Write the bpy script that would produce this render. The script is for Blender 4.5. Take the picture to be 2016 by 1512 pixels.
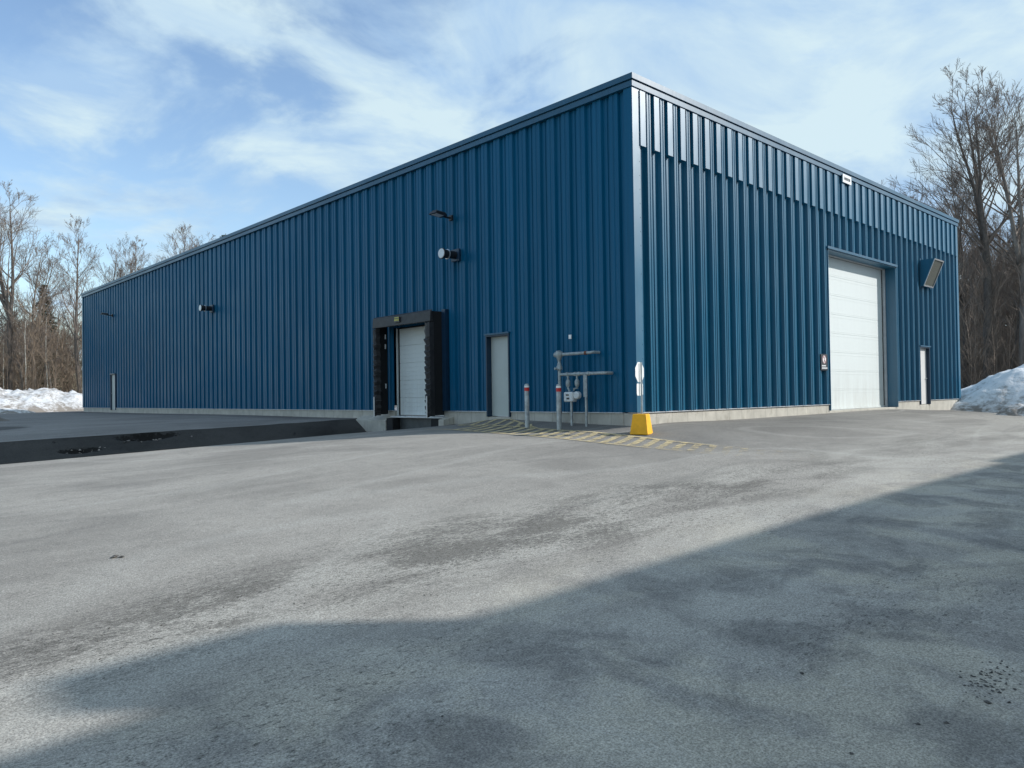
import bpy, math, random
import numpy as np
from mathutils import Vector, Matrix, noise as mnoise

scene = bpy.context.scene
for o in list(bpy.data.objects):
    bpy.data.objects.remove(o)
COL = scene.collection
random.seed(7)
R = math.radians

# ------------------------------------------------------------------ camera
YAW, PITCH, ROLL, FPX = 0.817838561, 0.0141886493, -0.0145793685, 1488.69
CAMPOS = Vector((-13.3030851, -10.2288765, 0.425245641))
cam_data = bpy.data.cameras.new('camera')
cam = bpy.data.objects.new('camera', cam_data)
COL.objects.link(cam)
fw = Vector((math.cos(YAW) * math.cos(PITCH), math.sin(YAW) * math.cos(PITCH), math.sin(PITCH)))
rt = Vector((math.sin(YAW), -math.cos(YAW), 0))
up = rt.cross(fw)
rt2 = math.cos(ROLL) * rt + math.sin(ROLL) * up
up2 = -math.sin(ROLL) * rt + math.cos(ROLL) * up
M = Matrix((rt2, up2, -fw)).transposed().to_4x4()
M.translation = CAMPOS
cam.matrix_world = M
cam_data.sensor_width = 36
cam_data.lens = 36 * FPX / 2016
cam_data.clip_start = 0.05
cam_data.clip_end = 5000
scene.camera = cam

# ------------------------------------------------------------------ sun and sky
SUN_AZ, SUN_EL = R(-42), R(29)          # math angle from +X
sun_data = bpy.data.lights.new('sun', 'SUN')
sun_data.energy = 3.5
sun_data.angle = R(0.55)
sun_data.color = (1.0, 0.97, 0.93)
sun = bpy.data.objects.new('sun', sun_data)
COL.objects.link(sun)
sdir = Vector((math.cos(SUN_AZ) * math.cos(SUN_EL), math.sin(SUN_AZ) * math.cos(SUN_EL), math.sin(SUN_EL)))
sun.rotation_euler = sdir.to_track_quat('Z', 'Y').to_euler()
sun.location = (30, -30, 40)

world = bpy.data.worlds.new('World')
scene.world = world
world.use_nodes = True
nt = world.node_tree
nt.nodes.clear()
N = nt.nodes.new
L = nt.links.new
out = N('ShaderNodeOutputWorld')
sky = N('ShaderNodeTexSky')
sky.sky_type = 'NISHITA'
sky.sun_disc = False
sky.sun_elevation = SUN_EL
sky.sun_rotation = math.atan2(math.cos(SUN_AZ), math.sin(SUN_AZ))
sky.air_density = 1.15
sky.dust_density = 0.6
sky.ozone_density = 2.4
bg = N('ShaderNodeBackground')
bg.inputs['Strength'].default_value = 0.15
L(sky.outputs[0], bg.inputs['Color'])
tc = N('ShaderNodeTexCoord')
sep = N('ShaderNodeSeparateXYZ')
L(tc.outputs['Generated'], sep.inputs[0])


def wmath(op, a, b=None, c=None):
    n = N('ShaderNodeMath')
    n.operation = op
    for i, v in enumerate((a, b, c)):
        if v is None:
            continue
        if isinstance(v, (int, float)):
            n.inputs[i].default_value = v
        else:
            L(v, n.inputs[i])
    return n.outputs[0]


zc = wmath('ADD', wmath('MAXIMUM', sep.outputs[2], 0.0), 0.17)
px = wmath('DIVIDE', sep.outputs[0], zc)
py = wmath('DIVIDE', sep.outputs[1], zc)
comb = N('ShaderNodeCombineXYZ')
L(px, comb.inputs[0])
L(py, comb.inputs[1])
mapn = N('ShaderNodeMapping')
mapn.inputs['Location'].default_value = (0.85, 0.3, 0.0)
mapn.inputs['Rotation'].default_value = (0, 0, R(-25))
mapn.inputs['Scale'].default_value = (1.25, 0.95, 1.0)
L(comb.outputs[0], mapn.inputs[0])
n1 = N('ShaderNodeTexNoise')
n1.inputs['Scale'].default_value = 2.3
n1.inputs['Detail'].default_value = 9
n1.inputs['Roughness'].default_value = 0.56
n1.inputs['Distortion'].default_value = 0.35
L(mapn.outputs[0], n1.inputs['Vector'])
n2 = N('ShaderNodeTexNoise')
n2.inputs['Scale'].default_value = 0.45
n2.inputs['Detail'].default_value = 3
L(mapn.outputs[0], n2.inputs['Vector'])
# clouds thicken towards the sun's side of the sky
side = wmath('MULTIPLY_ADD', sep.outputs[1], -0.15, wmath('MULTIPLY', sep.outputs[0], 0.09))
cov = wmath('ADD', wmath('ADD', wmath('MULTIPLY', n1.outputs[0], 0.66), wmath('MULTIPLY', n2.outputs[0], 0.34)), side)
ramp = N('ShaderNodeMapRange')
ramp.interpolation_type = 'SMOOTHSTEP'
ramp.inputs['From Min'].default_value = 0.33
ramp.inputs['From Max'].default_value = 0.485
ramp.inputs['To Min'].default_value = 0.0
ramp.inputs['To Max'].default_value = 0.97
L(cov, ramp.inputs['Value'])
cbg = N('ShaderNodeBackground')
shade = N('ShaderNodeMixRGB')
shade.inputs[1].default_value = (0.31, 0.46, 0.65, 1)
shade.inputs[2].default_value = (0.51, 0.635, 0.69, 1)
n3 = N('ShaderNodeTexNoise')
n3.inputs['Scale'].default_value = 1.5
n3.inputs['Detail'].default_value = 7
n3.inputs['Roughness'].default_value = 0.6
n3.inputs['Distortion'].default_value = 0.5
map3 = N('ShaderNodeMapping')
map3.inputs['Location'].default_value = (3.1, 1.7, 0.0)
map3.inputs['Rotation'].default_value = (0, 0, R(35))
map3.inputs['Scale'].default_value = (0.85, 1.25, 1.0)
L(comb.outputs[0], map3.inputs[0])
L(map3.outputs[0], n3.inputs['Vector'])
r2 = N('ShaderNodeMapRange')
r2.inputs['From Min'].default_value = 0.38
r2.inputs['From Max'].default_value = 0.58
L(n3.outputs[0], r2.inputs['Value'])
L(r2.outputs[0], shade.inputs[0])
L(shade.outputs[0], cbg.inputs['Color'])
cbg.inputs['Strength'].default_value = 0.98
mixs = N('ShaderNodeMixShader')
L(ramp.outputs[0], mixs.inputs[0])
L(bg.outputs[0], mixs.inputs[1])
L(cbg.outputs[0], mixs.inputs[2])
L(mixs.outputs[0], out.inputs[0])

scene.view_settings.view_transform = 'Standard'
scene.view_settings.look = 'None'
scene.view_settings.exposure = 0.45
scene.view_settings.gamma = 1.0
scene.render.engine = 'CYCLES'


# ------------------------------------------------------------------ materials
class Mat:
    def __init__(s, name, base=(0.5, 0.5, 0.5), rough=0.6, metal=0.0, spec=0.5):
        s.m = bpy.data.materials.new(name)
        s.m.use_nodes = True
        s.nt = s.m.node_tree
        s.b = s.nt.nodes['Principled BSDF']
        s.b.inputs['Base Color'].default_value = (*base, 1)
        s.b.inputs['Roughness'].default_value = rough
        s.b.inputs['Metallic'].default_value = metal
        s.b.inputs['Specular IOR Level'].default_value = spec
        s.geo = s.nt.nodes.new('ShaderNodeTexCoord').outputs['Object']
        s.nrm = None

    def n(s, t, **k):
        x = s.nt.nodes.new(t)
        for a, v in k.items():
            setattr(x, a, v)
        return x

    def link(s, a, b):
        s.nt.links.new(a, b)

    def noise(s, scale, detail=4, rough=0.5, stretch=None, distort=0, vec=None, rot=0):
        v = vec or s.geo
        if stretch or rot:
            mp = s.n('ShaderNodeMapping')
            mp.inputs['Scale'].default_value = stretch or (1, 1, 1)
            mp.inputs['Rotation'].default_value = (0, 0, rot)
            s.link(v, mp.inputs[0])
            v = mp.outputs[0]
        x = s.n('ShaderNodeTexNoise')
        x.inputs['Scale'].default_value = scale
        x.inputs['Detail'].default_value = detail
        x.inputs['Roughness'].default_value = rough
        x.inputs['Distortion'].default_value = distort
        s.link(v, x.inputs['Vector'])
        return x.outputs[0]

    def rng(s, v, a, b, c=0.0, d=1.0, smooth=False):
        x = s.n('ShaderNodeMapRange')
        if smooth:
            x.interpolation_type = 'SMOOTHSTEP'
        for i, q in enumerate((a, b, c, d)):
            x.inputs[i + 1].default_value = q
        s.link(v, x.inputs[0])
        return x.outputs[0]

    def mth(s, op, a, b=None):
        x = s.n('ShaderNodeMath', operation=op)
        for i, v in enumerate((a, b)):
            if v is None:
                continue
            if isinstance(v, (int, float)):
                x.inputs[i].default_value = v
            else:
                s.link(v, x.inputs[i])
        return x.outputs[0]

    def mix(s, f, a, b, mode='MIX'):
        x = s.n('ShaderNodeMixRGB', blend_type=mode)
        for i, v in enumerate((f, a, b)):
            if isinstance(v, (int, float)):
                x.inputs[i].default_value = v
            elif isinstance(v, tuple):
                x.inputs[i].default_value = (*v, 1) if len(v) == 3 else v
            else:
                s.link(v, x.inputs[i])
        return x.outputs[0]

    def base(s, c):
        s.link(c, s.b.inputs['Base Color'])
        return s

    def rough(s, c):
        s.link(c, s.b.inputs['Roughness'])
        return s

    def bump(s, h, strength=0.3, dist=0.01):
        x = s.n('ShaderNodeBump')
        x.inputs['Strength'].default_value = strength
        x.inputs['Distance'].default_value = dist
        s.link(h, x.inputs['Height'])
        if s.nrm is not None:
            s.link(s.nrm, x.inputs['Normal'])
        s.nrm = x.outputs[0]
        s.link(s.nrm, s.b.inputs['Normal'])
        return s


def simple(name, base, rough=0.6, metal=0.0, spec=0.5, var=0.15, scale=6, bump=0.0, stretch=None):
    m = Mat(name, base, rough, metal, spec)
    n = m.noise(scale, 5, 0.6, stretch)
    lo = tuple(max(0, c * (1 - var)) for c in base)
    hi = tuple(min(1, c * (1 + var)) for c in base)
    m.base(m.mix(m.rng(n, 0.35, 0.65), lo, hi))
    if bump:
        m.bump(m.noise(scale * 8, 4), bump, 0.005)
    return m.m


def blue_paint(name, base, rough, coat=0.0):
    m = Mat(name, base, rough, 0.0, coat)
    streak = m.noise(2.2, 5, 0.6, stretch=(4, 4, 0.12))
    speck = m.noise(30, 3, 0.7)
    dust = m.noise(0.5, 4, 0.5)
    c = m.mix(m.rng(streak, 0.3, 0.7), tuple(x * 0.86 for x in base), tuple(x * 1.10 for x in base))
    c = m.mix(m.mth('MULTIPLY', m.rng(speck, 0.62, 0.75), 0.10), c, (0.06, 0.17, 0.26))
    # each lapped sheet has weathered a little differently
    spx = m.n('ShaderNodeSeparateXYZ')
    m.link(m.geo, spx.inputs[0])
    wn = m.n('ShaderNodeTexWhiteNoise', noise_dimensions='1D')
    m.link(m.mth('FLOOR', m.mth('DIVIDE', m.mth('ADD', spx.outputs[0], m.mth('ADD', spx.outputs[1], 0.23)), 0.98)), wn.inputs['W'])
    c = m.mix(m.rng(wn.outputs[0], 0, 1, 0.0, 0.22), c, tuple(x * 0.62 for x in base))
    smear = m.noise(0.9, 6, 0.65, stretch=(1.6, 1.6, 0.25), distort=0.6)
    c = m.mix(m.mth('MULTIPLY', m.rng(smear, 0.52, 0.72, smooth=True), 0.16), c, (0.02, 0.10, 0.17))
    spots = m.noise(11, 5, 0.8)
    c = m.mix(m.mth('MULTIPLY', m.rng(spots, 0.66, 0.74), 0.45), c, tuple(x * 0.35 for x in base))
    # grime rising from the foot of the sheet
    sp = m.n('ShaderNodeSeparateXYZ')
    m.link(m.geo, sp.inputs[0])
    g = m.mth('MULTIPLY', m.rng(sp.outputs[2], 1.1, 0.0), m.rng(m.noise(3, 5, 0.6, stretch=(3, 3, 0.5)), 0.4, 0.75))
    c = m.mix(m.mth('MULTIPLY', g, 0.16), c, (0.16, 0.19, 0.21))
    m.base(c)
    m.rough(m.rng(dust, 0.3, 0.7, rough - 0.05, rough + 0.08))
    m.bump(m.noise(1.6, 3, 0.5, stretch=(1, 1, 0.35)), 0.30, 0.03)
    m.bump(m.noise(60, 2), 0.12, 0.002)
    return m.m


M_BLUE = blue_paint('blue_cladding', (0.0003, 0.096, 0.197), 0.38, 0.17)
M_BLUEF = blue_paint('blue_front_cladding', (0.0006, 0.098, 0.182), 0.34, 0.52)  # sunlit copy of the side wall's paint, specular raised to brighten the glare
M_TRIM = blue_paint('blue_trim', (0.002, 0.105, 0.195), 0.38, 0.90)
M_FASCIA = blue_paint('steel_blue_fascia', (0.003, 0.078, 0.150), 0.40, 0.50)
M_JAMB = simple('dark_blue_jamb', (0.006, 0.03, 0.065), 0.45)
M_WHITE = simple('white_door_paint', (0.66, 0.70, 0.685), 0.45, var=0.03, scale=1.5)
def scuffed(name, base):
    m = Mat(name, base, 0.45, 0, 0.4)
    sp = m.n('ShaderNodeSeparateXYZ')
    m.link(m.geo, sp.inputs[0])
    low = m.rng(sp.outputs[2], 1.3, -0.2)
    st = m.noise(2.0, 6, 0.7, stretch=(2.5, 2.5, 0.3))
    sc = m.noise(5, 6, 0.8, stretch=(0.5, 0.5, 4.0))
    c = m.mix(m.mth('MULTIPLY', m.rng(st, 0.35, 0.75), 0.18), base, tuple(x * 0.8 for x in base))
    c = m.mix(m.mth('MULTIPLY', m.mth('MULTIPLY', low, m.rng(st, 0.42, 0.65)), 0.35), c, (0.40, 0.38, 0.34))
    c = m.mix(m.mth('MULTIPLY', m.rng(sc, 0.66, 0.72), 0.4), c, (0.30, 0.30, 0.29))
    m.base(c)
    m.bump(m.noise(1.5, 3), 0.15, 0.01)
    return m.m


M_WHITE = scuffed('white_sectional_door', (0.66, 0.70, 0.685))
M_DOOR = simple('grey_door_paint', (0.44, 0.48, 0.46), 0.5, var=0.04, scale=2)
M_DOORPALE = simple('pale_door_paint', (0.62, 0.61, 0.59), 0.5, var=0.04, scale=2)
M_FLASH = simple('pale_flashing', (0.50, 0.52, 0.54), 0.45, 0.3, var=0.08)
M_BLACKV = simple('black_vinyl', (0.022, 0.021, 0.022), 0.55, var=0.4, scale=5, bump=0.3)
M_BLACK = simple('black_rubber', (0.008, 0.008, 0.009), 0.8)
M_STEELD = simple('dark_grey_steel', (0.06, 0.065, 0.065), 0.6, var=0.3, scale=3)
M_GALV = simple('galvanised_steel', (0.36, 0.39, 0.40), 0.42, 0.4, var=0.25, scale=9)
M_PIPE = simple('grey_pipe_paint', (0.30, 0.34, 0.35), 0.5, 0.1, var=0.25, scale=14)
M_METER = simple('meter_grey_paint', (0.62, 0.65, 0.66), 0.45, var=0.1)
M_RED = simple('red_reflective_tape', (0.50, 0.02, 0.02), 0.4)
M_REDT = simple('red_tag_paint', (0.30, 0.012, 0.012), 0.5)
M_RUST = simple('rusty_coupling', (0.16, 0.06, 0.03), 0.8)
M_SIGNW = simple('bare_white_sign_back', (0.80, 0.81, 0.80), 0.4, var=0.03)
M_SIGNB = simple('black_plate', (0.02, 0.02, 0.022), 0.4)
M_YEL = simple('yellow_concrete_paint', (0.86, 0.42, 0.004), 0.55, var=0.10, scale=7, bump=0.3)
M_LAMPK = simple('black_lamp_housing', (0.012, 0.012, 0.014), 0.45)
M_LENS = simple('white_lens', (0.62, 0.66, 0.68), 0.25, var=0.05)
M_CHROME = simple('bare_aluminium', (0.55, 0.57, 0.58), 0.3, 0.7)
M_MESH = simple('louvre_screen', (0.10, 0.105, 0.085), 0.7, var=0.3, scale=30)
M_ROOF = simple('roof_sheet', (0.20, 0.22, 0.24), 0.5)
M_BRICK = simple('neighbour_sheet', (0.30, 0.31, 0.32), 0.5)
M_YPLATE = simple('yellow_plate', (0.55, 0.50, 0.10), 0.5)


def concrete(name, base):
    m = Mat(name, base, 0.85, 0, 0.3)
    a = m.noise(2.5, 6, 0.6)
    b = m.noise(9, 5, 0.65, stretch=(1, 1, 0.35))
    sp = m.n('ShaderNodeSeparateXYZ')
    m.link(m.geo, sp.inputs[0])
    # board joints about every 0.6 m along the wall, whichever way it runs
    s_ = m.mth('ADD', sp.outputs[0], sp.outputs[1])
    fr = m.mth('FRACT', m.mth('DIVIDE', s_, 0.61))
    joint = m.mth('MAXIMUM', m.rng(fr, 0.0, 0.03, 1, 0), m.rng(fr, 0.97, 1.0, 0, 1))
    idx = m.mth('FLOOR', m.mth('DIVIDE', s_, 0.61))
    wn = m.n('ShaderNodeTexWhiteNoise', noise_dimensions='1D')
    m.link(idx, wn.inputs['W'])
    c = m.mix(m.rng(a, 0.3, 0.7), tuple(x * 0.78 for x in base), tuple(x * 1.12 for x in base))
    c = m.mix(m.mth('MULTIPLY', wn.outputs[0], 0.35), c, tuple(x * 0.75 for x in base))
    c = m.mix(m.mth('MULTIPLY', m.rng(b, 0.55, 0.7), 0.45), c, (base[0] * .5, base[1] * .47, base[2] * .42))
    c = m.mix(m.mth('MULTIPLY', joint, 0.5), c, tuple(x * 0.4 for x in base))
    m.base(c)
    m.bump(m.noise(25, 6, 0.65), 0.5, 0.01)
    m.bump(joint, -0.5, 0.01)
    return m.m


M_CONC = concrete('foundation_concrete', (0.50, 0.475, 0.415))


def asphalt(name, kind):
    m = Mat(name, (0.2, 0.2, 0.2), 0.9, 0, 0.25)
    fine = m.noise(95, 3, 0.75)
    fine2 = m.noise(34, 5, 0.8)
    mid = m.noise(5, 6, 0.65)
    big = m.noise(0.35, 5, 0.55, distort=0.6)
    streak = m.noise(0.55, 6, 0.6, stretch=(0.22, 1.6, 1), distort=0.4)
    if kind == 'lot':
        dark, lite = (0.250, 0.232, 0.210), (0.330, 0.307, 0.277)
    elif kind == 'upper':
        dark, lite = (0.190, 0.178, 0.168), (0.240, 0.226, 0.213)
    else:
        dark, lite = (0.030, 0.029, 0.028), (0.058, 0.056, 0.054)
    c = m.mix(m.rng(big, 0.38, 0.62, smooth=True), dark, lite)
    c = m.mix(m.mth('MULTIPLY', m.rng(streak, 0.42, 0.66, smooth=True), 0.55), c, tuple(x * 1.18 for x in lite))
    c = m.mix(m.mth('MULTIPLY', m.rng(mid, 0.5, 0.75), 0.35), c, tuple(x * 0.62 for x in dark))
    if kind == 'lot':
        sp = m.n('ShaderNodeSeparateXYZ')
        m.link(m.geo, sp.inputs[0])
        X, Y = sp.outputs[0], sp.outputs[1]
        # dusty salt band and worn (ravelled) strip that run parallel to the front wall
        wob = m.mth('MULTIPLY', m.mth('SUBTRACT', m.noise(0.28, 3), 0.5), 2.6)
        yy = m.mth('ADD', Y, wob)
        dustband = m.mth('MULTIPLY', m.rng(yy, -3.6, -5.4, 0, 1, True), m.rng(yy, -8.6, -7.2, 0, 1, True))
        dn = m.noise(0.8, 6, 0.62, stretch=(0.5, 1.4, 1), distort=0.5)
        c = m.mix(m.mth('MULTIPLY', m.mth('MULTIPLY', dustband, m.rng(dn, 0.36, 0.62, smooth=True)), 0.62), c, (0.470, 0.445, 0.400))
        worn = m.mth('MULTIPLY', m.rng(yy, -4.1, -4.9, 0, 1, True), m.rng(yy, -6.3, -5.5, 0, 1, True))
        wornx = m.rng(X, 2.0, -6.5, 0.25, 1.0, True)
        cr = m.noise(24, 8, 0.88, stretch=(0.6, 1.2, 1), distort=0.3)
        cr2 = m.noise(1.3, 4, 0.6, stretch=(0.5, 1.4, 1))
        cr = m.mth('ADD', m.mth('MULTIPLY', cr, 0.6), m.mth('MULTIPLY', cr2, 0.4))
        wm = m.mth('MULTIPLY', m.mth('MULTIPLY', worn, wornx), m.rng(cr, 0.490, 0.530))
        c = m.mix(m.mth('MULTIPLY', wm, 0.68), c, (0.095, 0.088, 0.078))
        flk = m.noise(38, 5, 0.9, stretch=(0.7, 1.2, 1))
        c = m.mix(m.mth('MULTIPLY', m.mth('MULTIPLY', m.mth('MULTIPLY', worn, wornx), m.rng(flk, 0.57, 0.60)), 0.9), c, (0.035, 0.032, 0.028))
        # damp and dusty blotches in front of the camera
        near = m.rng(Y, -5.8, -7.4, 0, 1, True)
        bl = m.noise(0.75, 7, 0.66, distort=0.4)
        c = m.mix(m.mth('MULTIPLY', m.mth('MULTIPLY', near, m.rng(bl, 0.47, 0.60, smooth=True)), 0.72), c, (0.480, 0.438, 0.360))
        bl2 = m.noise(1.3, 6, 0.62, distort=0.5, rot=1.0)
        c = m.mix(m.mth('MULTIPLY', m.mth('MULTIPLY', near, m.rng(bl2, 0.44, 0.63, smooth=True)), 0.66), c, (0.165, 0.157, 0.152))
        bl3 = m.noise(1.6, 4, 0.6, distort=1.6)
        rid = m.mth('SUBTRACT', 1.0, m.mth('MINIMUM', m.mth('MULTIPLY', m.mth('ABSOLUTE', m.mth('SUBTRACT', bl3, 0.5)), 26), 1.0))
        c = m.mix(m.mth('MULTIPLY', m.mth('MULTIPLY', near, rid), 0.28), c, (0.45, 0.43, 0.39))
        # ochre stain of sand
        # asphalt darkens towards the wall
        nw = m.rng(m.mth('ADD', X, m.mth('MULTIPLY', m.noise(1.2, 3), 1.0)), -3.2, 0.2, 0, 1, True)
        nb = m.mth('MULTIPLY', nw, m.rng(Y, -4.2, -0.5, 0, 1, True))
        c = m.mix(m.mth('MULTIPLY', nb, 0.50), c, (0.085, 0.083, 0.080))
        m.bump(wm, -0.8, 0.010)
    if kind == 'upper':
        sp = m.n('ShaderNodeSeparateXYZ')
        m.link(m.geo, sp.inputs[0])
        e1 = m.mth('POWER', m.mth('DIVIDE', m.mth('SUBTRACT', sp.outputs[0], -10.2), 2.2), 2)
        e2 = m.mth('POWER', m.mth('DIVIDE', m.mth('SUBTRACT', sp.outputs[1], 18.2), 2.2), 2)
        c = m.mix(m.mth('MULTIPLY', m.rng(m.mth('ADD', e1, e2), 1.1, 0.8), 0.8), c, (0.06, 0.055, 0.052))
        e3 = m.rng(m.mth('ADD', sp.outputs[0], m.mth('MULTIPLY', m.noise(0.5, 3), 1.4)), -1.0, 0.1, 0, 1, True)
        c = m.mix(m.mth('MULTIPLY', e3, 0.45), c, (0.075, 0.07, 0.068))
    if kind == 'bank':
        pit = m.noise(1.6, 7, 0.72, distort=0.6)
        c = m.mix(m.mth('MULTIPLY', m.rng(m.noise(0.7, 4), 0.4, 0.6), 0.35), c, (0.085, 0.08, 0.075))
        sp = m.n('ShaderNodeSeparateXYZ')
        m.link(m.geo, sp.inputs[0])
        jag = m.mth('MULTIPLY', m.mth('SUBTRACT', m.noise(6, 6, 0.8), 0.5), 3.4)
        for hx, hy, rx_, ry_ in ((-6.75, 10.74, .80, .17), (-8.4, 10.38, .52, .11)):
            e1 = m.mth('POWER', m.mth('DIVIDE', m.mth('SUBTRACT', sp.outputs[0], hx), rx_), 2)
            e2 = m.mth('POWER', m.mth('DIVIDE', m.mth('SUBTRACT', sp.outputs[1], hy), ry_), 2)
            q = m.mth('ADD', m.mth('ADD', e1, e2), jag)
            c = m.mix(m.rng(q, 1.0, 0.7), c, (0.013, 0.012, 0.011))  # shade inside the broken holes, painted near-black over their dents
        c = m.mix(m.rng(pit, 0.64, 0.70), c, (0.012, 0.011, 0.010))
    if kind == 'lot':
        fl_ = m.noise(26, 6, 0.85, stretch=(0.6, 1.3, 1))
        zone = m.rng(m.noise(0.6, 4, 0.6, stretch=(0.5, 1.4, 1)), 0.45, 0.62, smooth=True)
        wide = m.mth('MULTIPLY', m.rng(Y, -2.6, -4.4, 0, 1, True), 1.0)
        c = m.mix(m.mth('MULTIPLY', m.mth('MULTIPLY', m.mth('MULTIPLY', zone, wide), m.rng(fl_, 0.55, 0.60)), 0.85), c, (0.075, 0.070, 0.062))
        # faint sealed joint and tyre sweeps
        ty = m.noise(0.16, 2, 0.4, stretch=(0.35, 1, 1), distort=0.3)
        tl = m.mth('ABSOLUTE', m.mth('SUBTRACT', m.mth('FRACT', m.mth('MULTIPLY', ty, 9.0)), 0.5))
        c = m.mix(m.mth('MULTIPLY', m.rng(tl, 0.06, 0.0, 0, 1, True), 0.16), c, (0.12, 0.115, 0.11))
        c = m.mix(m.mth('MULTIPLY', m.rng(tl, 0.42, 0.5, 0, 1, True), 0.18), c, (0.50, 0.48, 0.44))
    grain = m.mix(m.rng(fine, 0.30, 0.72), (0.42, 0.42, 0.42), (1.58, 1.58, 1.56))
    c = m.mix(1.0, c, grain, 'MULTIPLY')
    grain2 = m.mix(m.rng(fine2, 0.30, 0.72), (0.80, 0.80, 0.80), (1.2, 1.2, 1.2))
    c = m.mix(1.0, c, grain2, 'MULTIPLY')
    m.base(c)
    m.bump(m.noise(70, 4, 0.8), 0.75, 0.006)
    m.bump(m.noise(3.0, 5, 0.6), 0.25, 0.03)
    return m.m


M_LOT = asphalt('salt_bleached_asphalt', 'lot')
M_UPPER = asphalt('newer_asphalt', 'upper')
M_BANK = asphalt('dark_bank_asphalt', 'bank')


def forest_floor():
    m = Mat('leaf_litter', (0.1, 0.07, 0.05), 0.95, 0, 0.2)
    a = m.noise(0.12, 6, 0.6)
    b = m.noise(3, 6, 0.7)
    c = m.mix(m.rng(b, 0.3, 0.7), (0.075, 0.052, 0.036), (0.19, 0.145, 0.10))
    c = m.mix(m.rng(a, 0.52, 0.6), c, (0.62, 0.64, 0.68))
    m.base(c)
    m.bump(m.noise(6, 6, 0.7), 0.7, 0.05)
    return m.m


M_FLOOR = forest_floor()


def snow(name, dirt):
    m = Mat(name, (0.8, 0.8, 0.8), 0.7, 0, 0.3)
    a = m.noise(0.9, 7, 0.68, distort=0.8)
    b = m.noise(4.5, 6, 0.75, stretch=(1, 1, 2.2))
    sp = m.n('ShaderNodeSeparateXYZ')
    m.link(m.geo, sp.inputs[0])
    low = m.rng(sp.outputs[2], 0.55, -0.45)
    d = m.mth('ADD', m.mth('MULTIPLY', a, 0.6), m.mth('ADD', m.mth('MULTIPLY', b, 0.4), m.mth('MULTIPLY', low, 0.13)))
    c = m.mix(m.rng(d, 0.54 - dirt * 0.085, 0.68 - dirt * 0.08, 0, 0.9), (0.62 + .12 * (1 - dirt), 0.63 + .12 * (1 - dirt), 0.65 + .12 * (1 - dirt)), (0.17, 0.145, 0.12))
    m.base(c)
    m.bump(m.noise(5, 7, 0.7), 0.6, 0.08)
    m.b.inputs['Subsurface Weight'].default_value = 0.0
    return m.m


M_SNOW = snow('dirty_snow', 1.0)
M_SNOWC = snow('cleaner_snow', 0.0)


def bark(name, a, b):
    m = Mat(name, a, 0.9, 0, 0.2)
    n = m.noise(3.2, 5, 0.7, stretch=(3, 3, 0.5))
    m.base(m.mix(m.rng(n, 0.3, 0.7), a, b))
    m.bump(m.noise(14, 4, 0.6, stretch=(2, 2, 0.35)), 0.5, 0.02)
    return m.m


M_BARKG = bark('grey_bark', (0.15, 0.132, 0.115), (0.31, 0.28, 0.25))
M_BARKD = bark('dark_bark', (0.080, 0.068, 0.060), (0.19, 0.165, 0.145))
M_TWIG = bark('grey_brown_twigs', (0.17, 0.140, 0.118), (0.26, 0.215, 0.185))
M_BRUSH = bark('tan_brush', (0.17, 0.125, 0.09), (0.32, 0.25, 0.185))
M_BRUSHD = bark('brown_brush', (0.15, 0.118, 0.095), (0.28, 0.225, 0.18))
M_BIRCH = bark('pale_birch_bark', (0.34, 0.33, 0.29), (0.60, 0.58, 0.52))
M_NEEDLE = simple('spruce_needles', (0.045, 0.060, 0.032), 0.8, var=0.5, scale=2)


def paint_mat():
    m = Mat('worn_yellow_marking', (0.5, 0.4, 0.12), 0.8, 0, 0.3)
    sp = m.n('ShaderNodeSeparateXYZ')
    m.link(m.geo, sp.inputs[0])
    w = m.noise(6, 6, 0.75)
    fade = m.rng(sp.outputs[1], -1.6, -4.4, 0.0, 0.24)
    fade2 = m.rng(sp.outputs[1], 0.0, 4.0, 0.0, -0.05)
    v = m.mth('ADD', m.mth('ADD', w, fade), fade2)
    al = m.rng(v, 0.43, 0.66, 0.76, 0.0)
    m.base(m.mix(m.noise(2.5, 4), (0.62, 0.48, 0.25), (0.78, 0.64, 0.37)))
    m.link(al, m.b.inputs['Alpha'])
    return m.m


M_PAINT = paint_mat()


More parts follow.
